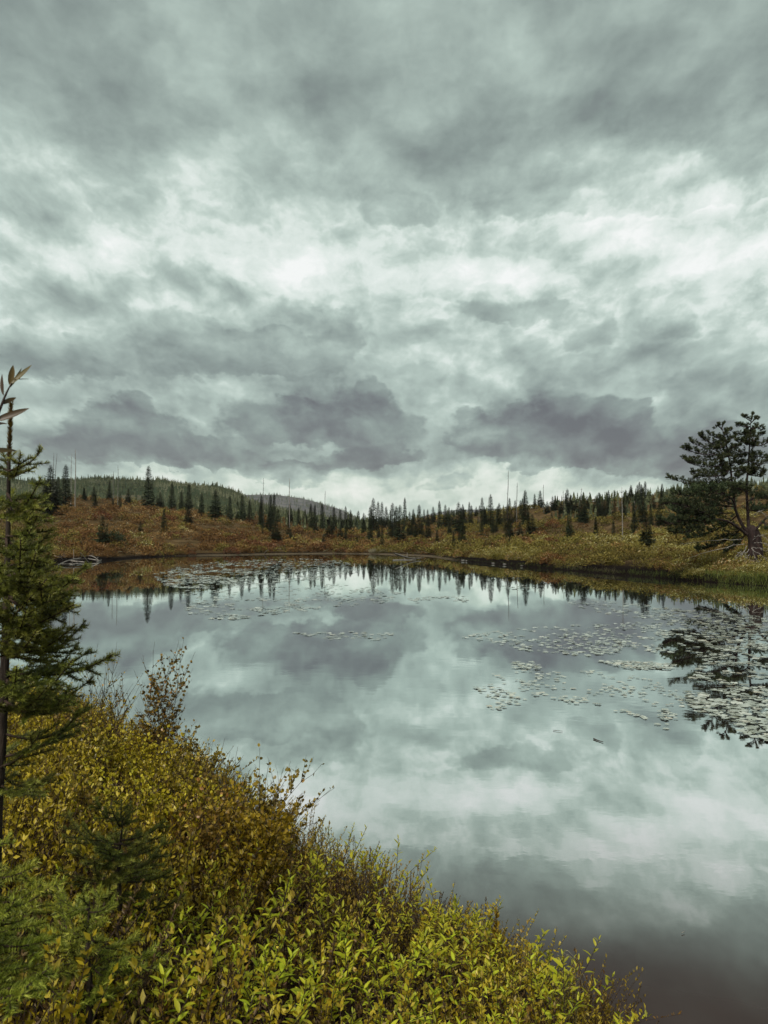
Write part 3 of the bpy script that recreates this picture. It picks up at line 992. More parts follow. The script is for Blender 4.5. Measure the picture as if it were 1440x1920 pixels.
def on_hill(H, n, t_hi=0.80, bias=1.0, u_lo=0.0, u_hi=1.0):
    nu, nv, _ = H.shape
    i = rs.uniform(u_lo, u_hi, n) * (nu - 1.001)
    j = rs.uniform(0.0, 1.0, n) ** bias * t_hi * (nv - 1.001)
    i0, j0 = i.astype(int), j.astype(int)
    fi, fj = (i - i0)[:, None], (j - j0)[:, None]
    return (H[i0, j0] * (1 - fi) + H[i0 + 1, j0] * fi) * (1 - fj) + (H[i0, j0 + 1] * (1 - fi) + H[i0 + 1, j0 + 1] * fi) * fj


pts = on_hill(HL, 6500, 0.80, 0.75, 0.25, 0.98)
pale = lambda x, y: rs.normal(0.0, 0.16) + (0.42 if vnoise(np.array([x / 30.0]), np.array([y / 40.0]))[0] > 0.08 else 0.0)
wood('forest', pts[:, 0], pts[:, 1], pts[:, 2] - 0.2, rs.uniform(2.2, 4.8, len(pts)) * (0.5 + 0.5 * rs.random(len(pts))), m_forest, pale)
pts = on_hill(HR, 1500, 0.80, 0.8, 0.0, 0.75)
wood('forest', pts[:, 0], pts[:, 1], pts[:, 2] - 0.2, rs.uniform(2.5, 5.5, len(pts)), m_forest)
pts = on_hill(HCN, 1100, 0.80, 0.6)
wood('forest', pts[:, 0], pts[:, 1], pts[:, 2] - 1, rs.uniform(5, 11, len(pts)), m_forest, lambda x, y: rs.normal(0.1, 0.15))
# the nearer belts: behind the rust slope and over the right shoulder
X, Y, H_ = [], [], []
while len(X) < 2300:
    px = rs.uniform(330, 1500)
    d = math.exp(rs.uniform(math.log(165), math.log(330)))
    if px < 1040 and (d < 190 or (700 < px < 1040 and d < 240)):
        continue
    if px > 1040 and d < 150:
        continue
    x = (px - 720) / F * d
    X.append(x)
    Y.append(d)
    H_.append((rs.uniform(1.2, 3.6) if px > 1000 else rs.uniform(1.8, 4.4)) * (0.75 + d / 900))
X, Y = np.array(X), np.array(Y)
wood('forest', X, Y, hgt(X, Y) - 0.1, H_, m_forest)

# ------------------------------------------------------------------ bare dead trunks
SNAGS = [
    (141, 933, 141, 843, 0.13, 'tall pale bare trunk without branches on the left skyline'),
    (133, 910, 135, 850, 0.08, 'thinner grey bare trunk just left of the tall pale one'),
    (98, 905, 101, 849, 0.07, 'bare trunk bent at its tip behind the broad left spruce'),
    (103, 900, 107, 851, 0.06, 'thin curved bare trunk beside the bent one at far left'),
    (221, 932, 221, 873, 0.08, 'slim bare trunk between the left spruces and the lone tall spruce'),
    (213, 930, 213, 884, 0.05, 'short faint bare trunk beside the slim one left of the lone tall spruce'),
    (494, 935, 494, 897, 0.07, 'faint short bare pole in front of the distant grey hill'),
    (543, 938, 543, 897, 0.11, 'dark bare pole standing against the pale sky over the distant hill'),
    (607, 985, 610, 920, 0.07, 'thin leaning bare trunk left of the middle spruce clump'),
    (951, 952, 953, 883, 0.11, 'tallest dark bare pole on the right skyline'),
    (969, 985, 970, 905, 0.10, 'bare pole with a forked tip right of the tallest one'),
    (1019, 962, 1019, 909, 0.08, 'straight thin bare pole right of a dark skyline spruce'),
    (1167, 1012, 1166, 914, 0.055, 'pale slender dead trunk with stubby top twigs on the right slope'),
    (1190, 968, 1190, 940, 0.08, 'short pale dead stub behind the slender dead trunk'),
    (898, 983, 899, 955, 0.05, 'thin whitish dead stem low on the right slope'),
    (1086, 950, 1091, 915, 0.05, 'hair-thin bare stem rising over the right skyline'),
    (905 + 255, 956, 1160, 930, 0.04, 'short thin bare stem left of the slender dead trunk'),
    (1056, 955, 1056, 920, 0.04, 'needle-thin bare stem left of the tallest skyline spruce'),
]
for bx, by, tx, ty, r0, lab in SNAGS:
    d = first_hit(bx, by) or 180.0
    d = min(d, 190)
    b = at(bx, by, d)
    z = float(hgt(b.x, b.y)[0])
    top = at(tx, ty, d)
    r0 = max(r0, 0.00085 * d * 0.55)
    t = thing('dead_trunk', lab, 'dead tree', (b.x, b.y, z - 0.3), 0, 'bare dead trunks')
    hh = top.z - z + 0.3
    lx = top.x - b.x
    path = curve_pts([(0, 0, 0), (lx * 0.25 + rs.normal(0, 0.04), 0, hh * 0.4), (lx * 0.6 + rs.normal(0, 0.06), rs.normal(0, .1), hh * 0.75), (lx, 0, hh)], 9)
    obj('trunk', Geo().add(*tube(path, np.linspace(r0, r0 * 0.42, 9), 6)), m_snag if 'pale' not in lab else m_dead, t)
    g = Geo()
    for k in range(7 if 'twigs' not in lab and 'fork' not in lab else 16):
        f = rs.uniform(0.3, 0.98) if k > 4 else rs.uniform(0.9, 1.0)
        p = path[int(f * 8)]
        a = rs.uniform(0, 6.28)
        L = rs.uniform(0.1, 0.5) * (1.3 - f * 0.6)
        g.add(*tube([p, p + np.array([math.cos(a) * L, math.sin(a) * L, rs.uniform(-0.1, 0.25)])], [0.022, 0.01], 4))
    obj('branch_stub', g, m_snag, t)

# ------------------------------------------------------------------ heath on the far banks
def make_clump(r, n, flat=0.6, leaf=0.16):
    d = rand_dirs(n, 0.02, 1.0, r)
    rad = r.uniform(0.55, 1.0, n) ** 0.5
    P = d * rad[:, None] * np.array([0.5, 0.5, flat]) * (0.85 + 0.3 * r.random(n))[:, None]
    D = d * 0.8 + rand_dirs(n, -0.2, 1.0, r) * 0.7
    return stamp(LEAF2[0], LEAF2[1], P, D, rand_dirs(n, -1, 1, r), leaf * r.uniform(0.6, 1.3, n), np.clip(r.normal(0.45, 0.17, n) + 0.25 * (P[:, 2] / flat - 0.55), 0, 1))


CL_BIG = [make_clump(rs, 480, f, 0.10) for f in (0.5, 0.62, 0.75, 0.55, 0.68)]
CL_ME = {k: [mesh_data('shrub', V, T, mm, c) for V, T, c in CL_BIG] for k, mm in (('rust', m_heath_rust), ('olive', m_heath_olive))}
CL_SMALL = [make_clump(rs, 125, f, 0.135) for f in (0.45, 0.55, 0.65, 0.75)]


def rust_share(px, x, y):
    base = np.interp(px, [0, 60, 130, 450, 640, 800, 900, 1500], [0.15, 0.25, 0.80, 0.82, 0.68, 0.36, 0.14, 0.08])
    return base + 0.35 * vnoise(np.array([x / 7.0]), np.array([y / 7.0]))[0]


shr = {'rust': 0, 'olive': 0}
n_sh = 0
while n_sh < 250:
    px = rs.uniform(40, 1420)
    d = math.exp(rs.uniform(math.log(50), math.log(170)))
    x = (px - 720) / F * d
    s = float(sdist(x, d))
    if s < 0.8 or (s > 45):
        continue
    z = float(hgt(x, d)[0])
    rust = rs.random() < rust_share(px, x, d)
    kind = 'rust' if rust else 'olive'
    size = rs.uniform(1.3, 2.8) * (0.8 if s < 3 else 1.0)
    o = link('shrub', CL_ME[kind][rs.integers(0, 5)], None, (x, d, z - 0.05))
    o.rotation_euler = (0, 0, rs.uniform(0, 6.28))
    o.scale = (size * rs.uniform(0.9, 1.4), size, size * rs.uniform(0.55, 0.8))
    tone = 'rust-brown' if rust else 'olive'
    big = 'large' if size > 2.0 else 'small'
    row = 'just above the water on' if s < 6 else 'halfway up' if s < 22 else 'near the top of'
    where = 'the left slope' if px < 450 else 'the low middle ground' if px < 800 else 'the open right slope' if px < 1180 else 'the bank by the big pine'
    tag(o, f'{big} rounded {tone} shrub {row} {where}', 'shrub', 'shrubs on the far banks')
    n_sh += 1

CL_FINE = [make_clump(rs, 270, f, 0.075) for f in (0.45, 0.55, 0.65, 0.75)]
acc = {'rust': Geo(), 'olive': Geo()}
cnt = 0
while cnt < 5000:
    px = rs.uniform(-90, 1530)
    u = rs.random()
    d = math.exp(rs.uniform(math.log(40), math.log(230)))
    x = (px - 720) / F * d
    s = float(sdist(x, d))
    if s < (0.1 if px > 800 else 0.45):
        continue
    if s > 25 and rs.random() < 0.2:
        continue
    beach_here = d > 84 and x < 8 and s < 0.5
    if beach_here and rs.random() < 0.9:
        continue
    if vnoise(np.array([x / 4.0 + 30]), np.array([d / 4.0]))[0] < -0.23:
        continue
    z = float(hgt(x, d)[0])
    kind = 'rust' if rs.random() < rust_share(px, x, d) else 'olive'
    V, T, c = (CL_FINE if d < 78 else CL_SMALL)[rs.integers(0, 4)]
    size = rs.uniform(0.7, 1.9) * (0.85 + d / 300) * (0.65 if s < 1.2 else 1.0)
    a = rs.uniform(0, 6.28)
    ca, sa = math.cos(a), math.sin(a)
    acc[kind].add(np.stack([x + size * (V[:, 0] * ca - V[:, 1] * sa), d + size * (V[:, 0] * sa + V[:, 1] * ca), z - 0.04 + size * V[:, 2] * rs.uniform(0.6, 0.95)], 1), T,
                  np.clip(c + rs.normal(0.0, 0.13) + 0.5 * vnoise(np.array([x / 6.0 + 3]), np.array([d / 9.0]))[0], 0, 1))
    cnt += 1
obj('undergrowth', acc['rust'], m_heath_rust, kind='stuff')
obj('undergrowth', acc['olive'], m_heath_olive, kind='stuff')

# bushes with a place of their own
for px, py, size, hs, kind, lab, cat in [
    (213, 1024, 3.0, 1.0, 'spruce', 'dark bushy evergreen spread at the foot of the small spruce on the rust slope', 'evergreen bush'),
    (60, 1050, 3.6, 0.9, 'olive', 'yellow-green bush at the left end of the far shore behind the near spruce', 'bush'),
    (88, 1045, 2.6, 0.8, 'olive', 'mustard-coloured bush left of the driftwood pile', 'bush'),
    (28, 1055, 3.4, 1.0, 'olive', 'olive bush half hidden by the near spruce trunk at far left', 'bush'),
]:
    d = first_hit(px, py, 36) or 60
    b = at(px, py, d)
    z = float(hgt(b.x, b.y)[0])
    V, T, c = make_clump(rs, 900, 0.6, 0.085)
    o = link('bush', mesh_data('bush', V, T, m_spruce if kind == 'spruce' else m_heath_olive, np.clip(c + (0.18 if kind == 'olive' else 0), 0, 1)), None, (b.x, b.y, z - 0.1))
    o.scale = (size, size * 0.8, size * hs)
    tag(o, lab, cat)

# dead stalks and pale sticks lying in the heath
g = Geo()
for i in range(520):
    px = rs.uniform(110, 1330)
    d = math.exp(rs.uniform(math.log(60), math.log(150)))
    x = (px - 720) / F * d
    if float(sdist(x, d)) < 1.0:
        continue
    z = float(hgt(x, d)[0]) + 0.25
    a = rs.uniform(0, 6.28)
    L = rs.uniform(0.3, 1.2)
    dv = np.array([math.cos(a) * L, math.sin(a) * L * 0.5, rs.uniform(0.05, 0.5) * L])
    p = np.array([x, d, z])
    g.add(*tube([p - dv * 0.5, p + dv * 0.5], [0.03, 0.014], 3, False), rs.random())
obj('dead_twigs', g, m_straw, kind='stuff')

# ------------------------------------------------------------------ driftwood
def wlog(pa, pb, r, lab, group, name='driftwood_log', mat=None, za=0.0, zb=0.0, cat='log', da=None, stubs=2):
    xa, ya = p2w(*pa, za)
    xb, yb = p2w(*pb, zb)
    A, B = np.array([xa, ya, za]), np.array([xb, yb, zb])
    if da is not None:
        A, B = np.array(at(*pa, da)), np.array(at(*pb, da))
    c = (A + B) / 2
    mid = (A + B) / 2 + rs.normal(0, 0.05, 3) * np.linalg.norm(B - A) * 0.4
    path = curve_pts([A - c, mid - c, B - c], 8)
    g = Geo().add(*tube(path, np.linspace(r, r * 0.55, 8) * rs.uniform(0.9, 1.1, 8), 7))
    for k in range(stubs):
        p = path[rs.integers(3, 7)]
        g.add(*tube([p, p + rand_dirs(1, 0.0, 0.9, rs)[0] * np.linalg.norm(B - A) * rs.uniform(0.08, 0.2)], [r * 0.4, r * 0.15], 5))
    o = obj(name, g, mat or m_dead)
    o.location = c
    return tag(o, lab, cat, group)


DW = [
    ((97, 1042), (158, 1054), 0.10, .6, .1, 'longest pale driftwood log sloping down to the water in the left pile'),
    ((140, 1041), (186, 1051), 0.09, .55, .12, 'upper right pale log of the left driftwood pile'),
    ((92, 1049), (132, 1052), 0.07, .3, .15, 'short log at the left tip of the driftwood pile'),
    ((108, 1060), (152, 1046), 0.06, .05, .45, 'thin log crossing the driftwood pile uphill to the right'),
    ((142, 1058), (190, 1050), 0.08, .05, .1, 'pale log lying half in the water at the right of the pile'),
    ((160, 1042), (184, 1049), 0.06, .5, .2, 'short stick on top of the right end of the driftwood pile'),
    ((98, 1055), (146, 1056), 0.06, .08, .1, 'log floating along the lower edge of the driftwood pile'),
    ((112, 1040), (118, 1050), 0.04, .9, .3, 'upright forked stick poking out of the driftwood pile'),
]
for a, b, r, za, zb, lab in DW:
    wlog(a, b, r, lab, 'driftwood pile at the left shore', za=za, zb=zb)
wlog((740, 1038), (789, 1047), 0.085, 'pale barkless log lying on the gravel at the middle of the far shore', None, za=0.75, zb=0.12)
wlog((736, 1050), (780, 1049), 0.07, 'short pale log lying in the water below the barkless one', None, za=0.03, zb=0.03)
wlog((494, 1039), (503, 1031), 0.05, 'thin stick slanting up out of the water at the far shore', None, name='stick', cat='stick', za=0.0, zb=0.65, stubs=0)
for i, (px, r) in enumerate([(868, .12), (875, .08), (925, .09), (947, .10), (979, .07)]):
    x, y = p2w(px, np.interp(px, [860, 950, 1050], [1052, 1060.5, 1068.5]))
    bmv = rand_dirs(40, -1, 1, rs)
    g = Geo()
    n = 9
    th = np.linspace(0, math.pi, 6)
    V = np.array([(math.sin(t) * math.cos(a), math.sin(t) * math.sin(a), math.cos(t)) for t in th for a in np.arange(n) * 6.283 / n])
    V = V * (1 + 0.18 * rs.normal(0, 1, (len(V), 1)) * (np.abs(V[:, 2:]) < .95)) * np.array([r * 1.6, r, r * 0.8])
    T = []
    for i_ in range(5):
        for j in range(n):
            p, q = i_ * n + j, i_ * n + (j + 1) % n
            T += [(p, q, q + n), (p, q + n, p + n)]
    o = obj('rock', Geo().add(V, T), m_snag, smooth=True)
    o.location = (x, y + 0.25, 0.08)
    tag(o, ['light grey rock at the left end of the shore stones', 'smaller grey rock touching the left-end one', 'low pale rock at the water right of the first pair',
            'round grey rock third from the left along the right shore', 'small stone farthest right along the waterline'][i], 'rock', 'stones along the right shore')

# ------------------------------------------------------------------ the big pine on the right shore
PD = 47.0
PB = at(1408, 1054, PD)
PB.z = float(hgt(PB.x, PB.y)[0])
pine = thing('pine_tree', 'big two-stemmed dark pine with bleached dead branches at its foot on the right shore', 'pine tree', PB)
PBv = np.array(PB)


def PX(px, py, dd=0.0):
    return np.array(at(px, py, PD + dd)) - PBv


def ppath(pts, n=10):
    return curve_pts([PX(*p) for p in pts], n)


u = 1.0 / F * PD                                          # metres per photo pixel at the pine
g = Geo()
g.add(*tube(ppath([(1414, 1062, 0), (1416, 1035, 0), (1414, 1005, 0), (1406, 988, 0)], 10), np.array([17, 14, 13, 14, 13, 12, 12, 11, 10, 8]) * u, 9))
obj('trunk', g, m_pinebark, pine, smooth=True)
STEMS = [
    ([(1404, 1000, 0), (1392, 985, 0), (1379, 955, .2), (1374, 915, .3), (1368, 865, .2), (1360, 825, 0), (1353, 800, 0)], 7.0, 1.2),
    ([(1404, 1000, .2), (1402, 960, .6), (1400, 915, .8), (1403, 870, .8), (1406, 825, .7), (1408, 786, .6)], 6.5, 1.0),
    ([(1400, 1002, -.3), (1385, 990, -.5), (1366, 978, -.9), (1340, 973, -1.3), (1310, 977, -1.8)], 6.5, 1.4),
    ([(1412, 1000, -.2), (1428, 980, -.4), (1446, 966, -.6), (1480, 958, -.8)], 5.5, 1.6),
]
stem_paths = []
for pts_, r0, r1 in STEMS:
    P_ = ppath(pts_, 26)
    stem_paths.append(P_)
    obj('stem', Geo().add(*tube(P_, np.linspace(r0, r1, 26) * u * 0.5, 7)), m_pinebark, pine, smooth=True)

rp = np.random.default_rng(21)
TUFT_N = 14


def tufts(points, dirs, size, g):
    """needle brushes: blades round the end of each shoot"""
    P = np.repeat(points, TUFT_N, 0)
    D = np.repeat(dirs, TUFT_N, 0) * 0.9 + rand_dirs(len(P), -0.4, 1.0, rp) * 0.75
    s = np.repeat(size, TUFT_N) * rp.uniform(0.6, 1.15, len(P))
    base = np.repeat(np.clip(rp.normal(0.5, 0.2, len(points)), 0, 1), TUFT_N)
    V, T, c = stamp(LEAF2[0] * np.array([1, 0.32, 1]), LEAF2[1], P, D, rand_dirs(len(P), -1, 1, rp), s, np.clip(base + rp.normal(0, 0.12, len(P)), 0, 1))
    g.add(V, T, c)


def bough(ctrl, r0, dens=1.0, spread=0.30, droop=0.0, up=0.25, first=0.06, tuft=0.155, mat=None):
    """one limb of the pine with its side shoots and needle brushes"""
    P_ = curve_pts([PX(*c) for c in ctrl], 14)
    L = np.linalg.norm(np.diff(P_, axis=0), axis=1).sum()
    w = Geo().add(*tube(P_, np.linspace(r0, 0.28 * r0, 14) * u * 0.5, 5))
    pts_, dirs_, sz = [], [], []
    n = max(7, int(L / 0.062 * dens))
    for k in range(n):
        f = first + (1 - first) * (k + rp.random()) / n
        i = min(12, int(f * 13))
        p = P_[i] + (P_[i + 1] - P_[i]) * (f * 13 - i)
        tng = nrm(P_[i + 1] - P_[i])
        sd = np.cross(tng, [0, 0, 1.0])
        dv = nrm(tng * rp.uniform(0.4, 1.0) + sd * rp.choice([-1, 1]) * rp.uniform(0.3, 1.0) + np.array([0, 0, up + 0.1 + rp.normal(0, 0.35)]))
        l2 = spread * L ** 0.5 * rp.uniform(0.5, 1.1) * (1.15 - 0.6 * f)
        q = p + dv * l2 + np.array([0, 0, -droop * l2])
        w.add(*tube([p, (p + q) / 2 + np.array([0, 0, -0.03]), q], [0.016, 0.012, 0.008], 3, False))
        for e in (1.0, 0.8, 0.55):
            pts_.append(p + (q - p) * e + np.array([0, 0, 0.22 * l2 * e * e]) + rp.normal(0, 0.02, 3))
            dirs_.append(nrm(dv * 0.7 + np.array([0, 0, 0.65])))
            sz.append(tuft * rp.uniform(0.7, 1.2))
    pts_.append(P_[-1])
    dirs_.append(nrm(P_[-1] - P_[-2]) + np.array([0, 0, 0.3]))
    sz.append(tuft * 1.1)
    limb = obj('limb', w, m_pinebark, pine)
    ng = Geo()
    tufts(np.array(pts_), np.array(dirs_), np.array(sz), ng)
    obj('needles', ng, mat or m_pine, limb)


BOUGHS = [
    # left stem
    [(1354, 806), (1347, 799, -.1), (1341, 803, -.2)], [(1353, 803), (1356, 797), (1358, 794)], [(1355, 812), (1364, 807, .2), (1369, 808, .3)],
    [(1358, 822), (1342, 820, -.3), (1330, 813, -.4)], [(1359, 826), (1370, 822, .4), (1376, 821, .6)], [(1361, 832), (1340, 833, -.5), (1322, 824, -.8), (1316, 819, -.9)],
    [(1362, 838), (1335, 842, .4), (1306, 834, .7), (1296, 829, .8)], [(1364, 843), (1376, 838, -.6), (1388, 836, -.9)], [(1365, 850), (1330, 853, -.6), (1298, 847, -1), (1284, 841, -1.1)],
    [(1366, 856), (1335, 862, .7), (1300, 863, 1.1), (1283, 861, 1.2)], [(1367, 861), (1384, 857, .8), (1396, 856, 1.2)], [(1368, 868), (1335, 876, -.9), (1308, 873, -1.4), (1290, 866, -1.6)],
    [(1369, 873), (1345, 884, .9), (1315, 886, 1.3), (1299, 889, 1.4)], [(1370, 880), (1350, 892, -1.2), (1325, 893, -1.8), (1304, 897, -2.0)], [(1371, 885), (1388, 882, -1), (1398, 884, -1.4)],
    [(1362, 835), (1352, 838, -.9), (1345, 842, -1.3)], [(1366, 855), (1356, 858, -1.1), (1348, 866, -1.6)], [(1363, 845), (1368, 850, 1), (1374, 856, 1.6)], [(1369, 874), (1362, 884, 1.2), (1356, 893, 1.8)],
    [(1372, 893), (1345, 906, .2), (1310, 909, .4), (1278, 903, .5), (1256, 897, .6)], [(1372, 898), (1348, 912, -.8), (1318, 913, -1.2), (1290, 911, -1.4)],
    # right stem
    [(1408, 790), (1400, 785, -.2), (1394, 782, -.3)], [(1408, 788), (1410, 781), (1412, 778)], [(1408, 793), (1416, 786, .2), (1421, 787, .3)], [(1407, 800), (1394, 800, -.4), (1384, 797, -.6)],
    [(1407, 804), (1420, 802, .3), (1428, 806, .5)], [(1407, 812), (1390, 815, .4), (1379, 816, .6)], [(1406, 818), (1422, 818, -.5), (1432, 814, -.7)], [(1406, 824), (1392, 829, -.5), (1382, 827, -.8)],
    [(1406, 806), (1404, 812, .9), (1402, 818, 1.4)], [(1406, 816), (1411, 822, -.8), (1415, 828, -1.2)], [(1405, 834), (1424, 836, .4), (1440, 830, .6), (1452, 822, .8)], [(1404, 848), (1384, 846, .3), (1374, 838, .4)],
    [(1404, 858), (1425, 856, .6), (1445, 862, .9)], [(1404, 862), (1420, 872, -.6), (1438, 868, -.9), (1456, 870, -1)], [(1403, 878), (1420, 880, .8), (1434, 890, 1.1)], [(1403, 884), (1390, 890, -1), (1382, 897, -1.5)],
    [(1402, 890), (1420, 893, -.5), (1428, 893, -.7)], [(1404, 866), (1394, 868, .9), (1386, 872, 1.5)],
]
for c in BOUGHS:
    bough([(p[0], p[1], p[2] if len(p) > 2 else 0.0) for p in c], 2.2)
for k in range(34):                                        # boughs towards and away from the viewer fill the crown
    right = rp.random() < 0.4
    py = rp.uniform(800, 890) if right else rp.uniform(812, 900)
    cx = np.interp(py, [786, 825, 870, 915], [1408, 1406, 1403, 1400]) if right else np.interp(py, [800, 825, 865, 915], [1353, 1360, 1368, 1374])
    reach = (6 + 0.16 * (py - 780)) * rp.uniform(0.5, 1.0) if right else (6 + 0.30 * (py - 795)) * rp.uniform(0.4, 0.9)
    sx = rp.choice([-1, 1]) if right else rp.choice([-1, -1, 1])
    dz_ = rp.choice([-1, 1]) * rp.uniform(0.4, 1.0) * reach * u
    bough([(cx, py, 0), (cx + sx * reach * 0.5, py + 1, dz_ * 0.6), (cx + sx * reach * (0.9 if sx < 0 else 0.6), py - rp.uniform(2, 9), dz_)], 1.6)
LOWB = [
    [(1378, 950), (1350, 948, 1), (1310, 946, 1.5), (1270, 940, 2), (1244, 944, 2.2)], [(1376, 945), (1345, 935, 1.6), (1305, 930, 2.4), (1262, 926, 3)], [(1374, 962), (1340, 962, .4), (1300, 962, .6), (1262, 968, .6)],
    [(1350, 974, -1), (1322, 968, -1.3), (1290, 962, -1.6), (1262, 956, -1.8)], [(1345, 975, -1), (1318, 980, -1.4), (1284, 984, -1.7), (1250, 978, -1.9)], [(1335, 975, -1.3), (1312, 990, -1.8), (1285, 998, -2.2), (1258, 996, -2.4)],
    [(1340, 974, -1.2), (1315, 958, -2), (1286, 948, -2.6), (1268, 944, -3)], [(1380, 968), (1360, 984, .6), (1325, 1000, .9), (1292, 1008, 1)], [(1376, 940), (1352, 922, -1.2), (1325, 918, -2), (1296, 922, -2.4)],
    [(1400, 940, .5), (1418, 932, .8), (1440, 934, 1.2), (1470, 930, 1.6)], [(1400, 955, .5), (1420, 958, 1), (1450, 950, 1.5)], [(1432, 976, -.4), (1440, 990, -.8), (1465, 996, -1.2)],
    [(1395, 985, .6), (1372, 1006, 1), (1340, 1022, 1.2), (1308, 1030, 1.2)], [(1400, 1000, .5), (1384, 1018, .9), (1362, 1034, 1.1)], [(1310, 977, -1.8), (1288, 972, -2.2), (1262, 982, -2.6), (1240, 975, -2.8)], [(1402, 925, .5), (1386, 915, -1), (1372, 912, -1.8)],
]
for c in LOWB:
    bough([(p[0], p[1], p[2] if len(p) > 2 else 0.0) for p in c], 2.6, 1.6, 0.42, 0.15, 0.12, 0.06, 0.17, m_pine_low)

DEADB = [
    [(1410, 1026, -.6), (1425, 1029, -1), (1446, 1034, -1.2)], [(1410, 1027, -.6), (1414, 1040, -1), (1423, 1056, -1.4), (1432, 1065, -1.6)], [(1409, 1028, -.6), (1416, 1034, -1.2), (1430, 1044, -1.6), (1438, 1054, -1.8)],
    [(1400, 1024, -.5), (1392, 1040, -1), (1385, 1056, -1.4), (1377, 1068, -1.6)], [(1404, 1030, -.5), (1398, 1046, -1), (1400, 1060, -1.2)], [(1398, 1030, -.6), (1388, 1042, -1.2), (1374, 1052, -1.6)],
    [(1412, 1012, -.5), (1424, 1004, -1), (1440, 1012, -1.4)], [(1414, 1018, -.5), (1430, 1018, -1), (1446, 1026, -1.2)], [(1404, 1050, -.6), (1412, 1052, -1), (1416, 1062, -1.3)],
    [(1414, 965, -.4), (1426, 960, -.8), (1442, 969, -1)], [(1396, 1020, -.4), (1370, 1024, -.9), (1330, 1034, -1.4), (1292, 1046, -1.6)], [(1390, 1012, -.4), (1350, 1012, -.8), (1296, 1018, -1.2), (1266, 1021, -1.4)],
    [(1405, 1040, -.6), (1394, 1054, -1.2), (1390, 1066, -1.5)], [(1398, 1036, -.5), (1384, 1036, -1.1), (1378, 1046, -1.4)],
]
for c in DEADB:
    P_ = curve_pts([PX(*p) for p in c], 12)
    P_[2:-1] += rp.normal(0, 0.035, (9, 3))
    g = Geo().add(*tube(P_, np.linspace(1.9, 0.6, 12) * u * 0.5 * 0.75, 5))
    for k in range(5):
        i = rp.integers(3, 11)
        dv = nrm(P_[i + 1 if i < 11 else i] - P_[i - 1]) * 0.5 + rand_dirs(1, -0.6, 0.8, rp)[0] * 0.6
        g.add(*tube([P_[i], P_[i] + dv * rp.uniform(0.15, 0.5)], [0.016, 0.007], 4))
    obj('dead_branch', g, m_dead, pine)

# reddish tangle and grass at the foot of the pine, sedge along the right shore
def sedge(name, px0, px1, off0, off1, n, hmin, hmax, mat, lab, cat, tint=(0.2, 0.9)):
    g = Geo()
    P, D, S, C = [], [], [], []
    for i in range(n):
        px = rp.uniform(px0, px1)
        py = np.interp(px, [800, 860, 950, 1050, 1150, 1250, 1340, 1440, 1500], [1043, 1051, 1060, 1068, 1077, 1085, 1092, 1099, 1103])
        x, y = p2w(px, py)
        y += rp.uniform(off0, off1)
        z = max(-0.02, float(hgt(x, y)[0]))
        P.append((x, y, z))
        a = rp.uniform(0, 6.28)
        D.append((math.cos(a) * 0.35, math.sin(a) * 0.35, 1))
        S.append(rp.uniform(hmin, hmax))
        C.append(rp.uniform(*tint))
    tv, tt_ = blade_leaf(0.022, 0.25, 4)
    P = np.array(P)
    base = P.mean(0)
    g.add(*stamp(tv, tt_, P - base, np.array(D), rand_dirs(len(P), -0.3, 0.3, rp), np.array(S), np.array(C)))
    o = obj(name, g, mat)
    o.location = base
    return tag(o, lab, cat)


sedge('grass_clump', 1338, 1475, -0.3, 1.6, 1500, 0.12, 0.40, m_sedge, 'bright green grass clump at the water below the big pine', 'grass clump', (0.35, 0.8))
sedge('grass_clump', 1268, 1336, -0.1, 0.9, 350, 0.12, 0.3, m_sedge, 'green grass fringe on the bank left of the bright clump', 'grass clump', (0.15, 0.6))
sedge('grass_clump', 1180, 1262, -0.1, 0.6, 220, 0.12, 0.35, m_sedge, 'short olive sedge hanging over the dark bank', 'sedge', (0.0, 0.4))
sedge('sedge_fringe', 830, 1200, -0.05, 0.35, 900, 0.08, 0.26, m_sedge, 'dark olive fringe of sedge along the peat edge under the right slope', 'sedge', (0.0, 0.25))
sedge('grass_clump', 1040, 1165, -0.05, 0.7, 220, 0.12, 0.3, m_straw, 'thin pale sedge fringe along the peat bank', 'sedge', (0.0, 0.4))
g = Geo()
x, y = p2w(712, 1039)
n = 500
Pq = np.stack([rp.uniform(-1.4, 1.4, n), rp.uniform(0.4, 1.8, n), np.full(n, 0.12)], 1)
a = rp.uniform(0, 6.28, n)
g.add(*stamp(*blade_leaf(0.03, 0.3, 4), Pq, np.stack([np.cos(a) * 0.6, np.sin(a) * 0.6, np.ones(n)], 1), rand_dirs(n, -0.3, 0.3, rp), rp.uniform(0.4, 0.8, n), rp.uniform(0.2, 0.8, n)))
o = obj('grass_clump', g, m_straw)
o.location = (x, y, 0)
tag(o, 'pale yellow grass hummock on the gravel beside the barkless log', 'grass clump')

# ------------------------------------------------------------------ lily pads
def pad_template(r):
    n = 13
    a = np.linspace(0.22, 2 * math.pi - 0.22, n)
    rad = 0.5 * (1 + 0.06 * r.normal(0, 1, n))
    rim = np.stack([np.cos(a) * rad * 1.12, np.sin(a) * rad, np.maximum(0.0, r.normal(0.015, 0.03, n))], 1)
    V = np.vstack([[(0.06, 0, 0.0)], rim])
    return V, np.array([(0, i, i + 1) for i in range(1, n)])


rl = np.random.default_rng(8)
PADS = [pad_template(rl) for _ in range(5)]


def in_poly(px, py, poly):
    c = False
    for (x0, y0), (x1, y1) in zip(poly, poly[1:] + poly[:1]):
        if (y0 > py) != (y1 > py) and px < (x1 - x0) * (py - y0) / (y1 - y0) + x0:
            c = not c
    return c


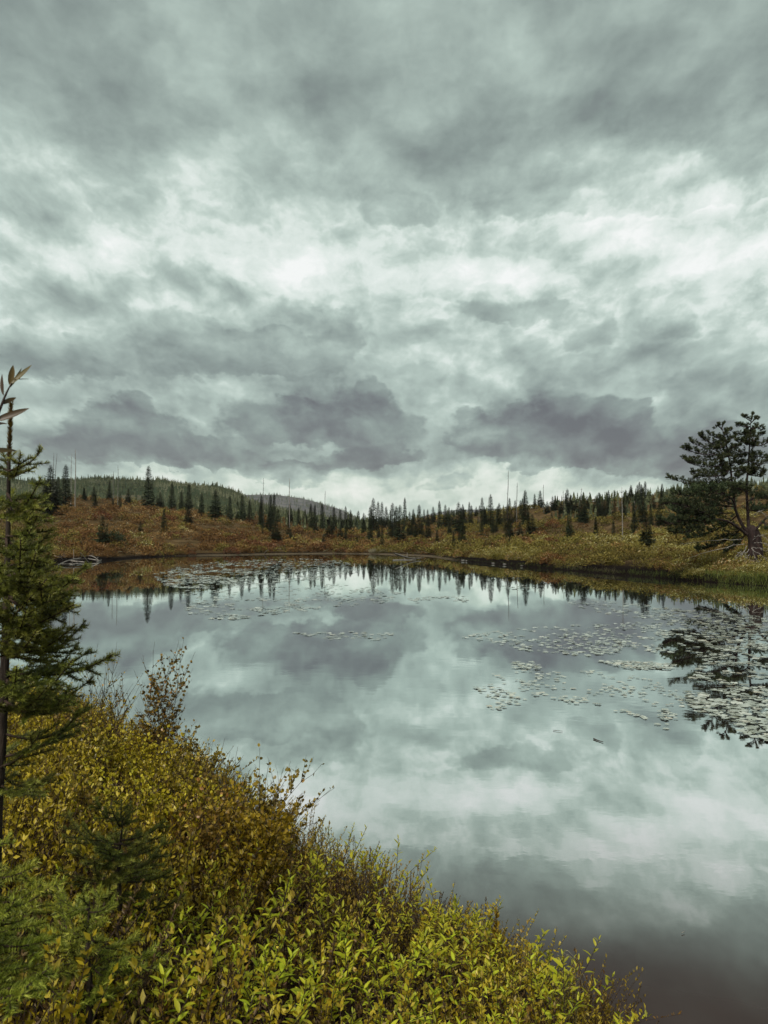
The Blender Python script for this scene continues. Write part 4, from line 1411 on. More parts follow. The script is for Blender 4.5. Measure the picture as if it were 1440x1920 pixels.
ZONES = [
    ('dense', [(1060, 1130), (1110, 1126), (1200, 1133), (1300, 1145), (1450, 1157), (1450, 1240), (1380, 1228), (1300, 1207), (1240, 1196), (1190, 1160), (1100, 1146)], 430, 0.13, 0.22, -0.18),
    ('dense', [(1235, 1188), (1450, 1200), (1450, 1392), (1400, 1378), (1350, 1357), (1290, 1327), (1286, 1290), (1320, 1240)], 290, 0.10, 0.19, -0.10),
    ('middle', [(855, 1194), (960, 1180), (1060, 1172), (1250, 1165), (1265, 1230), (1180, 1222), (1110, 1232), (1050, 1226), (985, 1222), (930, 1206)], 360, 0.085, 0.17, -0.06),
    ('middle', [(1120, 1240), (1190, 1240), (1265, 1247), (1258, 1256), (1180, 1255)], 75, 0.10, 0.17, -0.5),
    ('middle', [(960, 1241), (1010, 1243), (1012, 1255), (965, 1256)], 26, 0.09, 0.15, -0.5),
    ('sparse', [(890, 1292), (920, 1262), (1030, 1254), (1180, 1262), (1260, 1288), (1290, 1312), (1255, 1370), (1200, 1348), (1100, 1322), (1000, 1312), (930, 1340)], 250, 0.055, 0.115, -0.02),
    ('thin', [(550, 1187), (640, 1184), (740, 1187), (720, 1200), (630, 1202)], 50, 0.10, 0.17, 0.0),
    ('far', [(285, 1078), (330, 1064), (420, 1052), (560, 1047), (640, 1051), (685, 1068), (640, 1084), (560, 1090), (480, 1098), (400, 1105), (310, 1101)], 1150, 0.20, 0.38, -0.05),
    ('far', [(330, 1108), (640, 1095), (760, 1110), (700, 1140), (560, 1146), (440, 1162), (360, 1160)], 420, 0.14, 0.24, 0.0),
    ('far', [(760, 1120), (870, 1118), (880, 1128), (780, 1132)], 60, 0.14, 0.22, -0.1),
    ('far', [(930, 1096), (990, 1097), (1030, 1108), (940, 1104)], 16, 0.2, 0.3, -0.5),
]
pads = []
cellz = {}
for zone, poly, n, smin, smax, thr in ZONES:
    x0, x1 = min(p[0] for p in poly), max(p[0] for p in poly)
    y0, y1 = min(p[1] for p in poly), max(p[1] for p in poly)
    k = 0
    for _try in range(n * 12):
        px, py = rl.uniform(x0, x1), rl.uniform(y0, y1)
        if not in_poly(px, py, poly):
            continue
        x, y = p2w(px, py)
        sc = 1.0 if zone != 'far' else 2.6
        if 0.8 * vnoise(np.array([x / (0.34 * sc) + 50]), np.array([y / (0.5 * sc)]))[0] + 0.5 * vnoise(np.array([x / (1.5 * sc)]), np.array([y / (2.0 * sc) + 20]))[0] + rl.normal(0, 0.12) < thr:
            continue
        s = rl.uniform(smin, smax)
        key = (int(x / 0.14), int(y / 0.14))
        near = [q for dx_ in (-1, 0, 1) for dy_ in (-1, 0, 1) for q in cellz.get((key[0] + dx_, key[1] + dy_), ())]
        if any((x - q[0]) ** 2 + (y - q[1]) ** 2 < (0.36 * (s + q[2])) ** 2 for q in near):
            continue
        cellz.setdefault(key, []).append((x, y, s))
        pads.append((s / y, zone, x, y, s))
        k += 1
        if k >= n:
            break
pads.sort(reverse=True)
PAD_ME = [mesh_data('lily_pad', V, T, m_pad, np.full(len(V), 0.0)) for V, T in PADS]
rest = Geo()
for i, (_, zone, x, y, s) in enumerate(pads):
    tilt = (rl.normal(0, 0.03), rl.normal(0, 0.03), rl.uniform(0, 6.28))
    z = 0.006 + 0.012 * rl.random()
    if i < 300:
        o = link('lily_pad', PAD_ME[rl.integers(0, 5)], None, (x, y, z))
        o.rotation_euler = tilt
        o.scale = (s, s, s)
        px = x / y * F + 720
        lab = {'dense': 'round pale lily pad in the dense raft over the dark reflection of the pine',
               'middle': 'lily pad in the loose raft floating on the middle of the pond',
               'sparse': 'small lily pad in the sparse scatter right of the pond centre',
               'thin': 'lily pad in the thin streak left of the pond centre', 'far': 'lily pad in the raft by the far shore'}[zone]
        tag(o, lab, 'lily pad', 'lily pads on the pond')
    else:
        V, T = PADS[rl.integers(0, 5)]
        a = tilt[2]
        Vr = np.stack([V[:, 0] * math.cos(a) - V[:, 1] * math.sin(a), V[:, 0] * math.sin(a) + V[:, 1] * math.cos(a), V[:, 2] + V[:, 0] * tilt[0] + V[:, 1] * tilt[1]], 1)
        rest.add(Vr * s + np.array([x, y, z]), T, rl.random())
obj('lily_pads', rest, m_pad, kind='stuff')

# things drifting on the open water
for (a, b), r, lab, nm in [(((1113, 1385), (1131, 1391)), 0.008, 'dark curled leaf-like stick drifting on the open water', 'stick'),
                           (((1037, 1369), (1055, 1371)), 0.004, 'thin dark twig floating left of the drifting stick', 'twig'),
                           (((1278, 1749), (1284, 1746)), 0.003, 'tiny pale straw floating on the dark water at lower right', 'twig')]:
    wlog(a, b, r, lab, None, name=nm, mat=m_twig if 'dark' in lab[:10] or 'thin dark' in lab else m_dead, za=0.01, zb=0.012, cat='twig', stubs=1)

# ------------------------------------------------------------------ near bank: young spruces
rf = np.random.default_rng(31)


def make_bough(L, r, need=0.0165, droop=0.10):
    """a spruce bough along +x: twigs, and needles set round every shoot"""
    w = Geo()
    shoots = []
    n = 12
    t = np.linspace(0, 1, n)
    main = np.stack([t * L, 0.03 * L * np.sin(t * 3 + r.uniform(0, 6)), -droop * L * np.sin(t * math.pi) + 0.20 * L * t ** 3], 1)
    w.add(*tube(main, np.linspace(0.0052, 0.0018, n) * (0.6 + L), 5))
    shoots.append(main)
    step = 0.052
    k = 0
    for x in np.arange(0.16 * L, 0.97 * L, step):
        f = x / L
        p = np.array([np.interp(f, t, main[:, i]) for i in range(3)])
        for sg in (-1, 1):
            if r.random() < 0.12:
                continue
            l2 = min(0.17, (1 - f) * L * 0.48 + 0.032) * r.uniform(0.65, 1.1) * (0.6 + 0.4 * min(1, f / 0.3))
            a = sg * R(r.uniform(38, 60))
            e = np.array([math.cos(a), math.sin(a), r.uniform(-0.12, 0.22)]) * l2
            q = np.linspace(0, 1, 6)[:, None]
            sh_ = p + e * q + np.array([0.12 * l2, 0, 0.05 * l2]) * q ** 2
            shoots.append(sh_)
            w.add(*tube(sh_, np.linspace(0.0022, 0.0012, 6), 3, False))
            if l2 > 0.11:                              # second order
                for s2 in (-1, 1):
                    b = a + s2 * R(r.uniform(35, 55))
                    l3 = l2 * r.uniform(0.35, 0.55)
                    o_ = sh_[r.integers(2, 4)]
                    e3 = np.array([math.cos(b), math.sin(b), r.uniform(-0.1, 0.25)]) * l3
                    s3 = o_ + e3 * np.linspace(0, 1, 4)[:, None]
                    shoots.append(s3)
                    w.add(*tube(s3, np.linspace(0.0016, 0.001, 4), 3, False))
    P, D, C = [], [], []
    for sh_ in shoots:
        ln = np.linalg.norm(np.diff(sh_, axis=0), axis=1).sum()
        m = int(ln / 0.00062)
        f = r.random(m)
        if len(sh_) == n:
            f = 0.12 + 0.88 * f
        i = np.minimum((f * (len(sh_) - 1)).astype(int), len(sh_) - 2)
        fr = (f * (len(sh_) - 1) - i)[:, None]
        p = sh_[i] * (1 - fr) + sh_[i + 1] * fr
        tg = nrm(sh_[i + 1] - sh_[i])
        around = rand_dirs(m, -0.55, 1.0, r)
        around = nrm(around - tg * (around * tg).sum(1)[:, None])
        P.append(p)
        D.append(nrm(tg * r.uniform(0.35, 0.9, m)[:, None] + around * 0.9))
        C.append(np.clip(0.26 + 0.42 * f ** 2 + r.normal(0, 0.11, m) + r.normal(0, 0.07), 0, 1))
    P, D, C = np.concatenate(P), np.concatenate(D), np.concatenate(C)
    nd = (np.array([(0, -0.075, 0), (0, 0.075, 0), (1, 0, 0)]), np.array([(0, 1, 2)]))
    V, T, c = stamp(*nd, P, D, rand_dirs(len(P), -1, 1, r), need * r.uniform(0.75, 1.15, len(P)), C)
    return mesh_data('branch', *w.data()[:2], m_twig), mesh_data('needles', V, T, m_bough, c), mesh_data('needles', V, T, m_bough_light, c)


BOUGH = {L: [make_bough(L, rf, 0.0165, dr) for dr in (0.05, 0.16)] for L in (0.16, 0.27, 0.40, 0.55)}


def put_bough(parent, origin, A, B, light=False):
    """a branch of a young spruce from A to B (world points)"""
    A, B = Vector(A), Vector(B)
    d = B - A
    L = d.length
    key = min(BOUGH, key=lambda q: abs(q - L))
    bm, nm, nl = BOUGH[key][rf.integers(0, 2)]
    o = link('branch', bm, parent)
    x = d.normalized()
    up = Vector((rf.normal(0, 0.25), rf.normal(0, 0.25), 1))
    y = up.cross(x).normalized()
    z = x.cross(y)
    k = L / key
    kk = 0.5 + 0.5 * k
    M = Matrix(((x.x, y.x, z.x), (x.y, y.y, z.y), (x.z, y.z, z.z))).to_4x4() @ Matrix.Diagonal((k, kk, kk, 1))
    o.matrix_local = Matrix.Translation(A - origin) @ M
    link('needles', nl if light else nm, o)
    return o


def young_spruce(label, trunk_px, d0, r0, boughs, extra=0, leader=True, top_d=None, light=True):
    """trunk_px: (px, py) from the top down; boughs: (py at the trunk, px tip, py tip, depth offset of the tip)"""
    dd = [d0] * len(trunk_px) if top_d is None else np.linspace(top_d, d0, len(trunk_px))
    pts = [at(px, py, d) for (px, py), d in zip(trunk_px, dd)]
    gz_ = float(hgt(pts[-1].x, pts[-1].y)[0])
    base = Vector((pts[-1].x, pts[-1].y, gz_))
    t = thing('spruce_sapling', label, 'young spruce', base)
    P_ = curve_pts([np.array(base) - (0, 0, .05)] + [np.array(p) for p in reversed(pts)], 24) - np.array(base)
    obj('trunk', Geo().add(*tube(P_, np.linspace(r0, r0 * 0.09, 24), 8)), m_bark, t, smooth=True)
    tpy = np.array([q[1] for q in trunk_px], float)
    for py, ex, ey, dz_ in boughs:
        i = np.interp(py, tpy, np.arange(len(tpy)))
        k = min(int(i), len(tpy) - 2) if len(tpy) > 1 else 0
        A = pts[k].lerp(pts[k + 1], i - k)
        put_bough(t, base, A, at(ex, ey, A.y + dz_), light and not leader)
    for k in range(extra):                              # boughs on the side away from the viewer and to the left
        i = rf.uniform(0.35, 1.0) * (len(pts) - 1)
        j = min(int(i), len(pts) - 2)
        A = pts[j].lerp(pts[j + 1], i - j)
        a = rf.uniform(R(70), R(250))
        L = rf.uniform(0.18, 0.42) * (0.5 + 0.5 * i / len(pts))
        put_bough(t, base, A, A + Vector((math.cos(a) * L, math.sin(a) * L, rf.uniform(-0.06, 0.1))), light and not leader)
    if leader:                                          # bare leading shoot with short brown needles
        p = np.array([np.array(q) for q in pts[:2]])
        n = 1000
        f = rf.random(n)
        P = p[0] + (p[1] - p[0]) * f[:, None]
        a = rf.uniform(0, 6.28, n)
        D = np.stack([np.cos(a), np.sin(a), np.full(n, 1.5)], 1)
        g = Geo().add(*stamp(np.array([(0, -0.09, 0), (0, 0.09, 0), (1, 0, 0)]), np.array([(0, 1, 2)]), P - np.array(base), D, rand_dirs(n, -1, 1, rf), 0.015 * rf.uniform(0.7, 1.3, n), rf.uniform(0, .6, n)))
        obj('leader_needles', g, m_rust, t)
    return t


young_spruce('tall young spruce at the left edge whose bare tip rises against the clouds',
             [(21, 757), (17, 860), (15, 1000), (12, 1130), (9, 1240), (1, 1420), (-8, 1560)], 2.35, 0.022,
             [(884, 82, 852, 0.0), (884, -34, 846, 0.05), (890, 40, 868, -0.12), (888, 10, 862, 0.14),
              (925, 74, 930, -0.18), (930, 56, 958, -0.1), (935, -40, 925, 0), (950, 62, 985, -0.2), (950, 30, 940, 0.2),
              (1005, 66, 992, -0.15), (1015, 98, 1012, 0.0), (1010, 50, 1030, -0.25), (1010, -50, 1000, 0), (1020, 60, 1010, 0.25),
              (1060, 100, 1036, 0.02), (1060, 84, 1058, -0.2), (1065, 60, 1090, -0.3), (1060, -60, 1050, 0), (1070, 100, 1078, 0.2), (1075, 40, 1070, -.35), (1080, 20, 1100, -.3),
              (1110, 168, 1088, 0.05), (1118, 128, 1118, -0.15), (1120, 96, 1140, -0.3), (1125, 90, 1106, 0.3), (1115, -60, 1110, 0), (1130, 50, 1135, -.35), (1125, 140, 1135, .2),
              (1165, 128, 1155, -0.05), (1170, 110, 1180, -0.25), (1165, -60, 1160, 0.1), (1170, 90, 1165, 0.3), (1175, 60, 1200, -.3), (1180, 120, 1195, .15),
              (1205, 163, 1195, 0.0), (1210, 135, 1222, -0.2), (1210, 100, 1212, 0.3), (1200, -60, 1200, 0), (1215, 60, 1240, -.3),
              (1255, 150, 1232, 0.1), (1262, 214, 1262, 0.0), (1268, 170, 1248, 0.15), (1270, 120, 1290, -0.25), (1275, 80, 1262, .3), (1280, 50, 1300, -.3),
              (1300, 172, 1300, 0.05), (1310, 140, 1320, -0.15), (1300, -60, 1290, 0), (1320, 90, 1335, -.25), (1315, 110, 1310, .25),
              (1375, 170, 1348, 0.1), (1420, 160, 1365, -0.05), (1440, 70, 1395, -0.1), (1450, 95, 1470, 0.1), (1470, 60, 1500, -0.15)], 10)

young_spruce('low green spruce sapling among the olive shrubs at lower left',
             [(232, 1530), (226, 1580), (222, 1640), (224, 1700)], 2.75, 0.012,
             [(1540, 176, 1512, 0), (1545, 246, 1520, .1), (1550, 206, 1528, -.1), (1575, 312, 1556, 0.05), (1580, 280, 1590, -.15), (1585, 150, 1560, 0), (1590, 120, 1552, .1), (1600, 190, 1600, -.2),
              (1600, 265, 1610, -.2), (1620, 300, 1610, .1), (1625, 130, 1610, -.1), (1630, 170, 1640, -.25), (1640, 250, 1650, -.25), (1650, 320, 1652, 0), (1655, 110, 1650, 0), (1670, 200, 1690, -.2),
              (1675, 285, 1690, -.1), (1680, 340, 1700, .05), (1545, 222, 1504, 0), (1610, 220, 1580, .25)], 4, False, None, False)
young_spruce('nearest bright green spruce boughs reaching in at the lower left edge',
             [(-70, 1560), (-72, 1640), (-76, 1740), (-80, 1840)], 1.55, 0.016,
             [(1600, 20, 1590, .05), (1640, 62, 1652, 0), (1650, 78, 1690, -.05), (1660, 40, 1660, .15), (1680, 74, 1720, -.1), (1690, 30, 1740, -.15), (1720, 70, 1760, .05),
              (1740, 76, 1800, -.05), (1760, 50, 1790, .1), (1780, 108, 1852, 0), (1800, 80, 1870, -.1), (1790, 60, 1830, .12), (1820, 40, 1900, -.1), (1730, 20, 1770, .1)], 0, False)
young_spruce('short spruce sapling with flat boughs between the bright leaves and the left edge',
             [(168, 1690), (165, 1740), (165, 1800), (168, 1860)], 2.1, 0.012,
             [(1700, 150, 1668, 0), (1705, 110, 1690, .05), (1710, 215, 1700, 0), (1740, 160, 1745, -.15), (1750, 100, 1745, 0), (1755, 255, 1770, .05), (1775, 290, 1800, .1), (1780, 130, 1790, -.15),
              (1800, 220, 1830, -.1), (1810, 300, 1830, .1), (1815, 100, 1830, -.05), (1840, 250, 1860, 0), (1850, 180, 1880, -.1), (1720, 190, 1680, .15)], 3, False)

# ------------------------------------------------------------------ willow shoot against the sky at the far left
wd = 1.75
wb = at(-46, 1010, wd)
ws = thing('willow_shoot', 'brown-green willow shoot with long curled leaves above the spruce tip at far left', 'willow shoot', (wb.x, wb.y, float(hgt(wb.x, wb.y)[0])))
wo = np.array(ws.location)
WP = lambda px, py, dd=0.0: np.array(at(px, py, wd + dd)) - wo
stp = curve_pts([WP(-46, 1010) * np.array([1, 1, 0]), WP(-46, 1010), WP(-30, 870), WP(-8, 790), (WP(4, 757)), WP(13, 735), WP(22, 718)], 26)
obj('stem', Geo().add(*tube(stp, np.linspace(0.006, 0.0012, 26), 6)), m_twig, ws)
for (ax, ay), (bx, by), w_, bend, roll in [((18, 722), (62, 687), .085, -.10, 0), ((15, 730), (44, 689), .05, .10, 1.2), ((17, 722), (25, 684), .12, .02, .8), ((7, 742), (2, 700), .09, .05, -.5), ((22, 712), (56, 709), .03, .1, 0.3),
                                          ((3, 758), (31, 744), .14, .10, .6), ((-8, 790), (-30, 740), .1, 0, 0), ((-12, 790), (58, 769), .10, -.12, .2), ((-14, 800), (14, 790), .22, .2, -.5), ((-22, 848), (30, 838), .10, .35, .2), ((-20, 838), (-50, 800), .1, .1, 0)]:
    A, B = WP(ax, ay), WP(bx, by, 0.02)
    d = B - A
    L = np.linalg.norm(d)
    tv, tt_ = blade_leaf(w_ * 1.05, bend, 8)
    nv = np.array([math.sin(roll), -math.cos(roll), 0.35])
    V, T, c = stamp(tv, tt_, A[None], d[None], nv[None], L, [rf.uniform(0.1, 0.8)])
    obj('leaf', (V, T, c), m_willow, ws, smooth=True)

# ------------------------------------------------------------------ birches: thin stems with small round leaves
def near_px(p):
    """pixel of a world point"""
    x, y, z = p[0], p[1], p[2] - CAM_Z
    c, s = math.cos(PITCH), math.sin(PITCH)
    f, uu = y * c + z * s, -y * s + z * c
    return 720 + F * x / f, 960 - F * uu / f


def birch(label, base_px, d, tips, leafsize=0.020, leafiness=1.0, group=None, bare=0.35, mat=None, twig=1.0, rad=0.0042):
    b = at(base_px[0], base_px[1], d)
    b.z = float(hgt(b.x, b.y)[0])
    t = thing('birch_shrub', label, 'birch shrub', b, 0, group)
    bo = np.array(b)
    LP, LD = [], []
    for tip in tips:
        px, py = tip[:2]
        dd = tip[2] if len(tip) > 2 else rf.uniform(-0.25, 0.25)
        e = np.array(at(px, py, d + dd)) - bo
        mid = e * 0.5 + np.array([rf.normal(0, .05), rf.normal(0, .04), 0.02]) + np.array([-e[0] * 0.22, 0, e[2] * 0.05])
        P_ = curve_pts([(rf.normal(0, .02), rf.normal(0, .02), -.03), mid * 0.55, mid, e], 20)
        P_[1:-1] += rf.normal(0, 0.004, (18, 3))
        L = np.linalg.norm(np.diff(P_, axis=0), axis=1).sum()
        st = Geo().add(*tube(P_, np.linspace(rad, rad * 0.22, 20), 5))
        for k in range(int(11 * twig * L / 0.7) + 3):
            f = rf.uniform(bare, 0.97)
            i = int(f * 18)
            tg = nrm(P_[i + 1] - P_[i])
            dv = nrm(tg * 0.9 + rand_dirs(1, -0.3, 0.7, rf)[0] * 0.8)
            l2 = rf.uniform(0.06, 0.24) * (1.2 - 0.5 * f) * (L / 0.8) ** 0.5
            q = np.linspace(0, 1, 6)[:, None]
            tw = P_[i] + dv * l2 * q + np.array([0, 0, 0.2 * l2]) * q ** 2
            st.add(*tube(tw, np.linspace(rad * 0.42, rad * 0.16, 6), 4, False))
            m = int((l2 / 0.0145 + 2) * leafiness)
            for j in range(m):
                ff = rf.uniform(0.25, 1.0)
                LP.append(tw[min(5, int(ff * 5))] + rf.normal(0, .004, 3))
                LD.append(dv * 0.5 + rand_dirs(1, -0.4, 1, rf)[0])
        for j in range(int(7 * leafiness)):
            i = rf.integers(14, 20)
            LP.append(P_[i] + rf.normal(0, .005, 3))
            LD.append(nrm(P_[-1] - P_[-3]) + rand_dirs(1, -0.4, 1, rf)[0])
        obj('stem', st, m_twig, t)
    n = len(LP)
    if n:
        V, T, c = stamp(ROUND[0], ROUND[1], np.array(LP), np.array(LD), rand_dirs(n, -0.2, 1, rf), leafsize * rf.uniform(0.6, 1.2, n), np.clip(rf.normal(0.5, 0.25, n), 0, 1))
        obj('foliage', (V, T, c), mat or m_birch, t)
    return t


birch('tall sparse birch sprays standing against the pale water above the left thicket', (300, 1560), 5.9,
      [(290, 1203), (268, 1228), (345, 1196), (336, 1200), (366, 1222), (352, 1245), (282, 1268), (318, 1230), (262, 1300), (368, 1352)], 0.024, 0.62, None, 0.46)
birch('loose birch shrub leaning over the water in the middle of the near bank', (462, 1640), 4.6,
      [(487, 1402), (505, 1425), (545, 1427), (560, 1440), (604, 1432), (620, 1480), (626, 1478), (612, 1530), (580, 1560), (470, 1470), (520, 1470), (560, 1500), (600, 1500)], 0.024, 0.95, None, 0.34)
birch('bare-topped birch twigs beside the spruce bough over the water', (198, 1420), 5.6,
      [(170, 1212), (226, 1224), (198, 1250), (210, 1218), (160, 1222)], 0.016, 0.35, None, 0.55, None, 0.7)
birch('single curved birch twig reaching right from the left thicket', (190, 1400), 5.6, [(268, 1262), (262, 1285)], 0.017, 0.35, None, 0.6, None, 0.6)
birch('short birch shoot with two big round leaves at the thicket edge', (405, 1500), 4.9, [(421, 1385), (446, 1400), (440, 1430), (425, 1440)], 0.028, 0.35, None, 0.45, None, 0.7)
birch('small birch shoot beside the loose shrub over the water', (440, 1530), 4.9, [(455, 1470), (468, 1460), (480, 1480)], 0.02, 0.5, None, 0.4)
THP = ['right of the tall spruce trunk', 'behind the bare-topped birch twigs', 'left of the tall sparse birch sprays', 'at the foot of the tall sparse sprays', 'right of the tall sparse sprays', 'below the two-leaved shoot',
       'hard against the tall spruce trunk', 'above the tip of the low sapling', 'right above the low sapling', 'right of the low sapling top', 'between the sapling and the loose shrub', 'at the foot of the loose leaning shrub',
       'at the left edge below the spruce boughs', 'farthest back beside the spruce', 'farthest back under the bare-topped twigs', 'in front of the loose leaning shrub', 'at the water behind the tall sprays', 'at the water left of the tall sprays']
THK = 'dense birch bushes of the left thicket'
for i, (px, py, d, sp) in enumerate([(110, 1480, 5.0, 80), (180, 1470, 5.2, 85), (245, 1475, 5.4, 80), (310, 1490, 5.3, 75), (370, 1520, 5.0, 65), (420, 1560, 4.6, 60), (60, 1450, 5.4, 80), (140, 1560, 4.1, 90), (230, 1580, 4.2, 90),
                                     (310, 1590, 4.2, 85), (380, 1620, 4.0, 70), (450, 1640, 3.9, 60), (30, 1540, 4.0, 80), (100, 1400, 6.4, 70), (190, 1400, 6.4, 60), (500, 1660, 3.9, 55), (330, 1480, 5.8, 50), (270, 1440, 6.2, 55)]):
    tips = [(px + rf.normal(0, sp * .62), py - rf.uniform(60, 150) * (4.6 / d), rf.normal(0, .22)) for _ in range(13)]
    birch(f'{["olive", "yellow-brown", "golden"][i % 3]} birch bush with dense small leaves {THP[i]}', (px, py + 130), d, tips, 0.022, 1.15, THK, 0.12, [m_olive, m_birch, m_olive][i % 3], 1.35, 0.0036)

# bare twiggy shrub at the water's edge and a leafy upright shoot
birch('bare dark twigs without leaves at the edge of the near bank', (690, 1680), 4.3, [(686, 1605), (700, 1612), (718, 1618), (722, 1610), (708, 1622), (675, 1600)], 0.015, 0.0, None, 0.3, None, 1.2, 0.003)

# ------------------------------------------------------------------ bright leafy plants
LEAF_ME = []
for w_, b_ in [(0.15, 0.15), (0.17, 0.28), (0.13, 0.05)]:
    V, T = blade_leaf(w_, b_, 6)
    LEAF_ME.append((V, T))
leaf_meshes = [[mesh_data('leaf', V, T, m_green, np.full(len(V), tn), True) for tn in (0.25, 0.5, 0.75, 0.95)] for V, T in LEAF_ME]


def leafy_layout(h, r):
    """stems and leaf placements (point, direction, size) of one plant"""
    st, lv = Geo(), []
    for k in range(r.integers(3, 5)):
        lean = np.array([r.normal(0, 0.16), r.normal(0, 0.16), 0])
        hh = h * r.uniform(0.72, 1.05)
        P_ = curve_pts([(0, 0, -0.03), lean * 0.35 + np.array([0, 0, hh * 0.5]), lean + np.array([0, 0, hh])], 8)
        st.add(*tube(P_, np.linspace(0.0032, 0.0013, 8), 4))
        m = r.integers(10, 15)
        a0 = r.uniform(0, 6.28)
        for j in range(m):
            a = a0 + j * 2.4
            f = 1.0 - 0.30 * (j / m) ** 1.3
            p = P_[0] + (P_[-1] - P_[0]) * 0
            i = min(6, int(f * 7))
            p = P_[i] + (P_[i + 1] - P_[i]) * (f * 7 - i)
            up = 1.3 - 1.05 * j / m + r.normal(0, 0.12)
            lv.append((p, np.array([math.cos(a), math.sin(a), up]), (0.028 + 0.022 * min(1, j / m * 2)) * r.uniform(0.75, 1.25)))
    return st, lv


BRIGHT = [(200, 1925), (280, 1760), (300, 1700), (420, 1630), (560, 1610), (640, 1690), (760, 1690), (860, 1700), (960, 1750), (1050, 1850), (1110, 1930)]


def in_bright(px, py):
    return in_poly(px, py, BRIGHT)


cands = []
for i in range(9000):
    x, y = rf.uniform(-2.2, 1.5), rf.uniform(1.5, 5.6)
    s = float(sdist(x, y)) if i % 1 == 0 else 0
    if s < 0.25:
        continue
    z = 0.12 + min(1.10, 0.40 * s)
    px, py = near_px((x, y, z + 0.42))
    if not (150 < px < 1210 and 1580 < py < 1990):
        continue
    pr = 0.85 if (in_bright(px, py) and py > 1690) else 0.4 if in_bright(px, py) else 0.05
    pr *= np.clip(0.75 + 1.6 * vnoise(np.array([x * 2.2 + 40]), np.array([y * 2.2]))[0], 0.05, 1)
    if rf.random() > pr:
        continue
    if any((x - q[0]) ** 2 + (y - q[1]) ** 2 < 0.0125 * (1 if q[1] < 3 else 1.6) for q in cands):
        continue
    cands.append((x, y))
    if len(cands) >= 165:
        break
cands.sort(key=lambda q: q[1])
rest_l, rest_s = Geo(), Geo()
LP2 = 'bright leafy plants in the foreground'
for i, (x, y) in enumerate(cands):
    z = float(hgt(x, y)[0])
    ps = rf.uniform(0.62, 1.12)
    st, lv = leafy_layout(rf.uniform(0.34, 0.52), rf)
    lv = [(p_, d_, s_ * ps) for p_, d_, s_ in lv]
    px, py = near_px((x, y, z + .42))
    if i < 70:
        zx = 'beside the spruce boughs' if px < 430 else 'in the middle of the bank' if px < 760 else 'towards the open water'
        lab = (f'bright yellow-green leafy plant at the bottom edge {zx}' if py > 1830 else f'bright leafy plant in the dense lime patch {zx}' if py > 1730 else
               f'bright leafy plant among darker shrubs {zx}')
        t = thing('leafy_plant', lab, 'leafy plant', (x, y, z), 0, LP2)
        obj('stem', st, m_twig, t)
        for p, d, s in lv:
            me = leaf_meshes[rf.integers(0, 3)][rf.choice(4, p=[.2, .35, .3, .15])]
            o = link('leaf', me, t)
            X_ = Vector(d).normalized()
            N_ = Vector((0, 0, 1.0)) + Vector(rand_dirs(1, -1, 1, rf)[0]) * 0.3
            Y_ = N_.cross(X_).normalized()
            Z_ = X_.cross(Y_)
            o.matrix_local = Matrix.Translation(p) @ Matrix(((X_.x, Y_.x, Z_.x), (X_.y, Y_.y, Z_.y), (X_.z, Y_.z, Z_.z))).to_4x4() @ Matrix.Scale(s, 4)
    else:
        V, T, c = st.data()
        rest_s.add(V + np.array([x, y, z]), T)
        tv, tt_ = LEAF_ME[rf.integers(0, 3)]
        n = len(lv)
        nn = np.array([0, 0, 1.0]) + rand_dirs(n, -1, 1, rf) * 0.3
        rest_l.add(*stamp(tv, tt_, np.array([q[0] for q in lv]) + np.array([x, y, z]), np.array([q[1] for q in lv]), nn, np.array([q[2] for q in lv]), rf.uniform(0.1, 1, n)))
if rest_l.n:
    obj('bright_leaves', rest_l, m_green, kind='stuff')
    obj('bright_stems', rest_s, m_twig, kind='stuff')

# ------------------------------------------------------------------ low shrubs of the near bank
def make_sprig(r, h, nst, leaf, w, up, dens=1.0):
    st = Geo()
    P, D, C = [], [], []
    for k in range(nst):
        lean = np.array([r.normal(0, 0.13), r.normal(0, 0.13), 0])
        hh = h * r.uniform(0.55, 1.05)
        P_ = curve_pts([(r.normal(0, .03), r.normal(0, .03), -0.04), lean * 0.45 + np.array([0, 0, hh * 0.5]), lean + np.array([0, 0, hh])], 7)
        st.add(*tube(P_, np.linspace(0.0024, 0.0009, 7), 3, False))
        m = int(36 * dens * hh / 0.4)
        tone = r.normal(0.5, 0.13)
        for j in range(m):
            f = r.uniform(0.22, 1.0) ** 0.8
            i = min(5, int(f * 6))
            a = r.uniform(0, 6.28)
            P.append(P_[i] + (P_[i + 1] - P_[i]) * (f * 6 - i))
            D.append((math.cos(a), math.sin(a), up + r.normal(0, 0.35) + 0.8 * (f > .9)))
            C.append(tone + r.normal(0, 0.16) + 0.22 * (f - 0.6))
    n = len(P)
    tv = LEAF2[0] * np.array([1, w, 1])
    return st.data(), stamp(tv, LEAF2[1], np.array(P), np.array(D), rand_dirs(n, -0.1, 1, r), leaf * r.uniform(0.6, 1.25, n), np.clip(C, 0, 1))


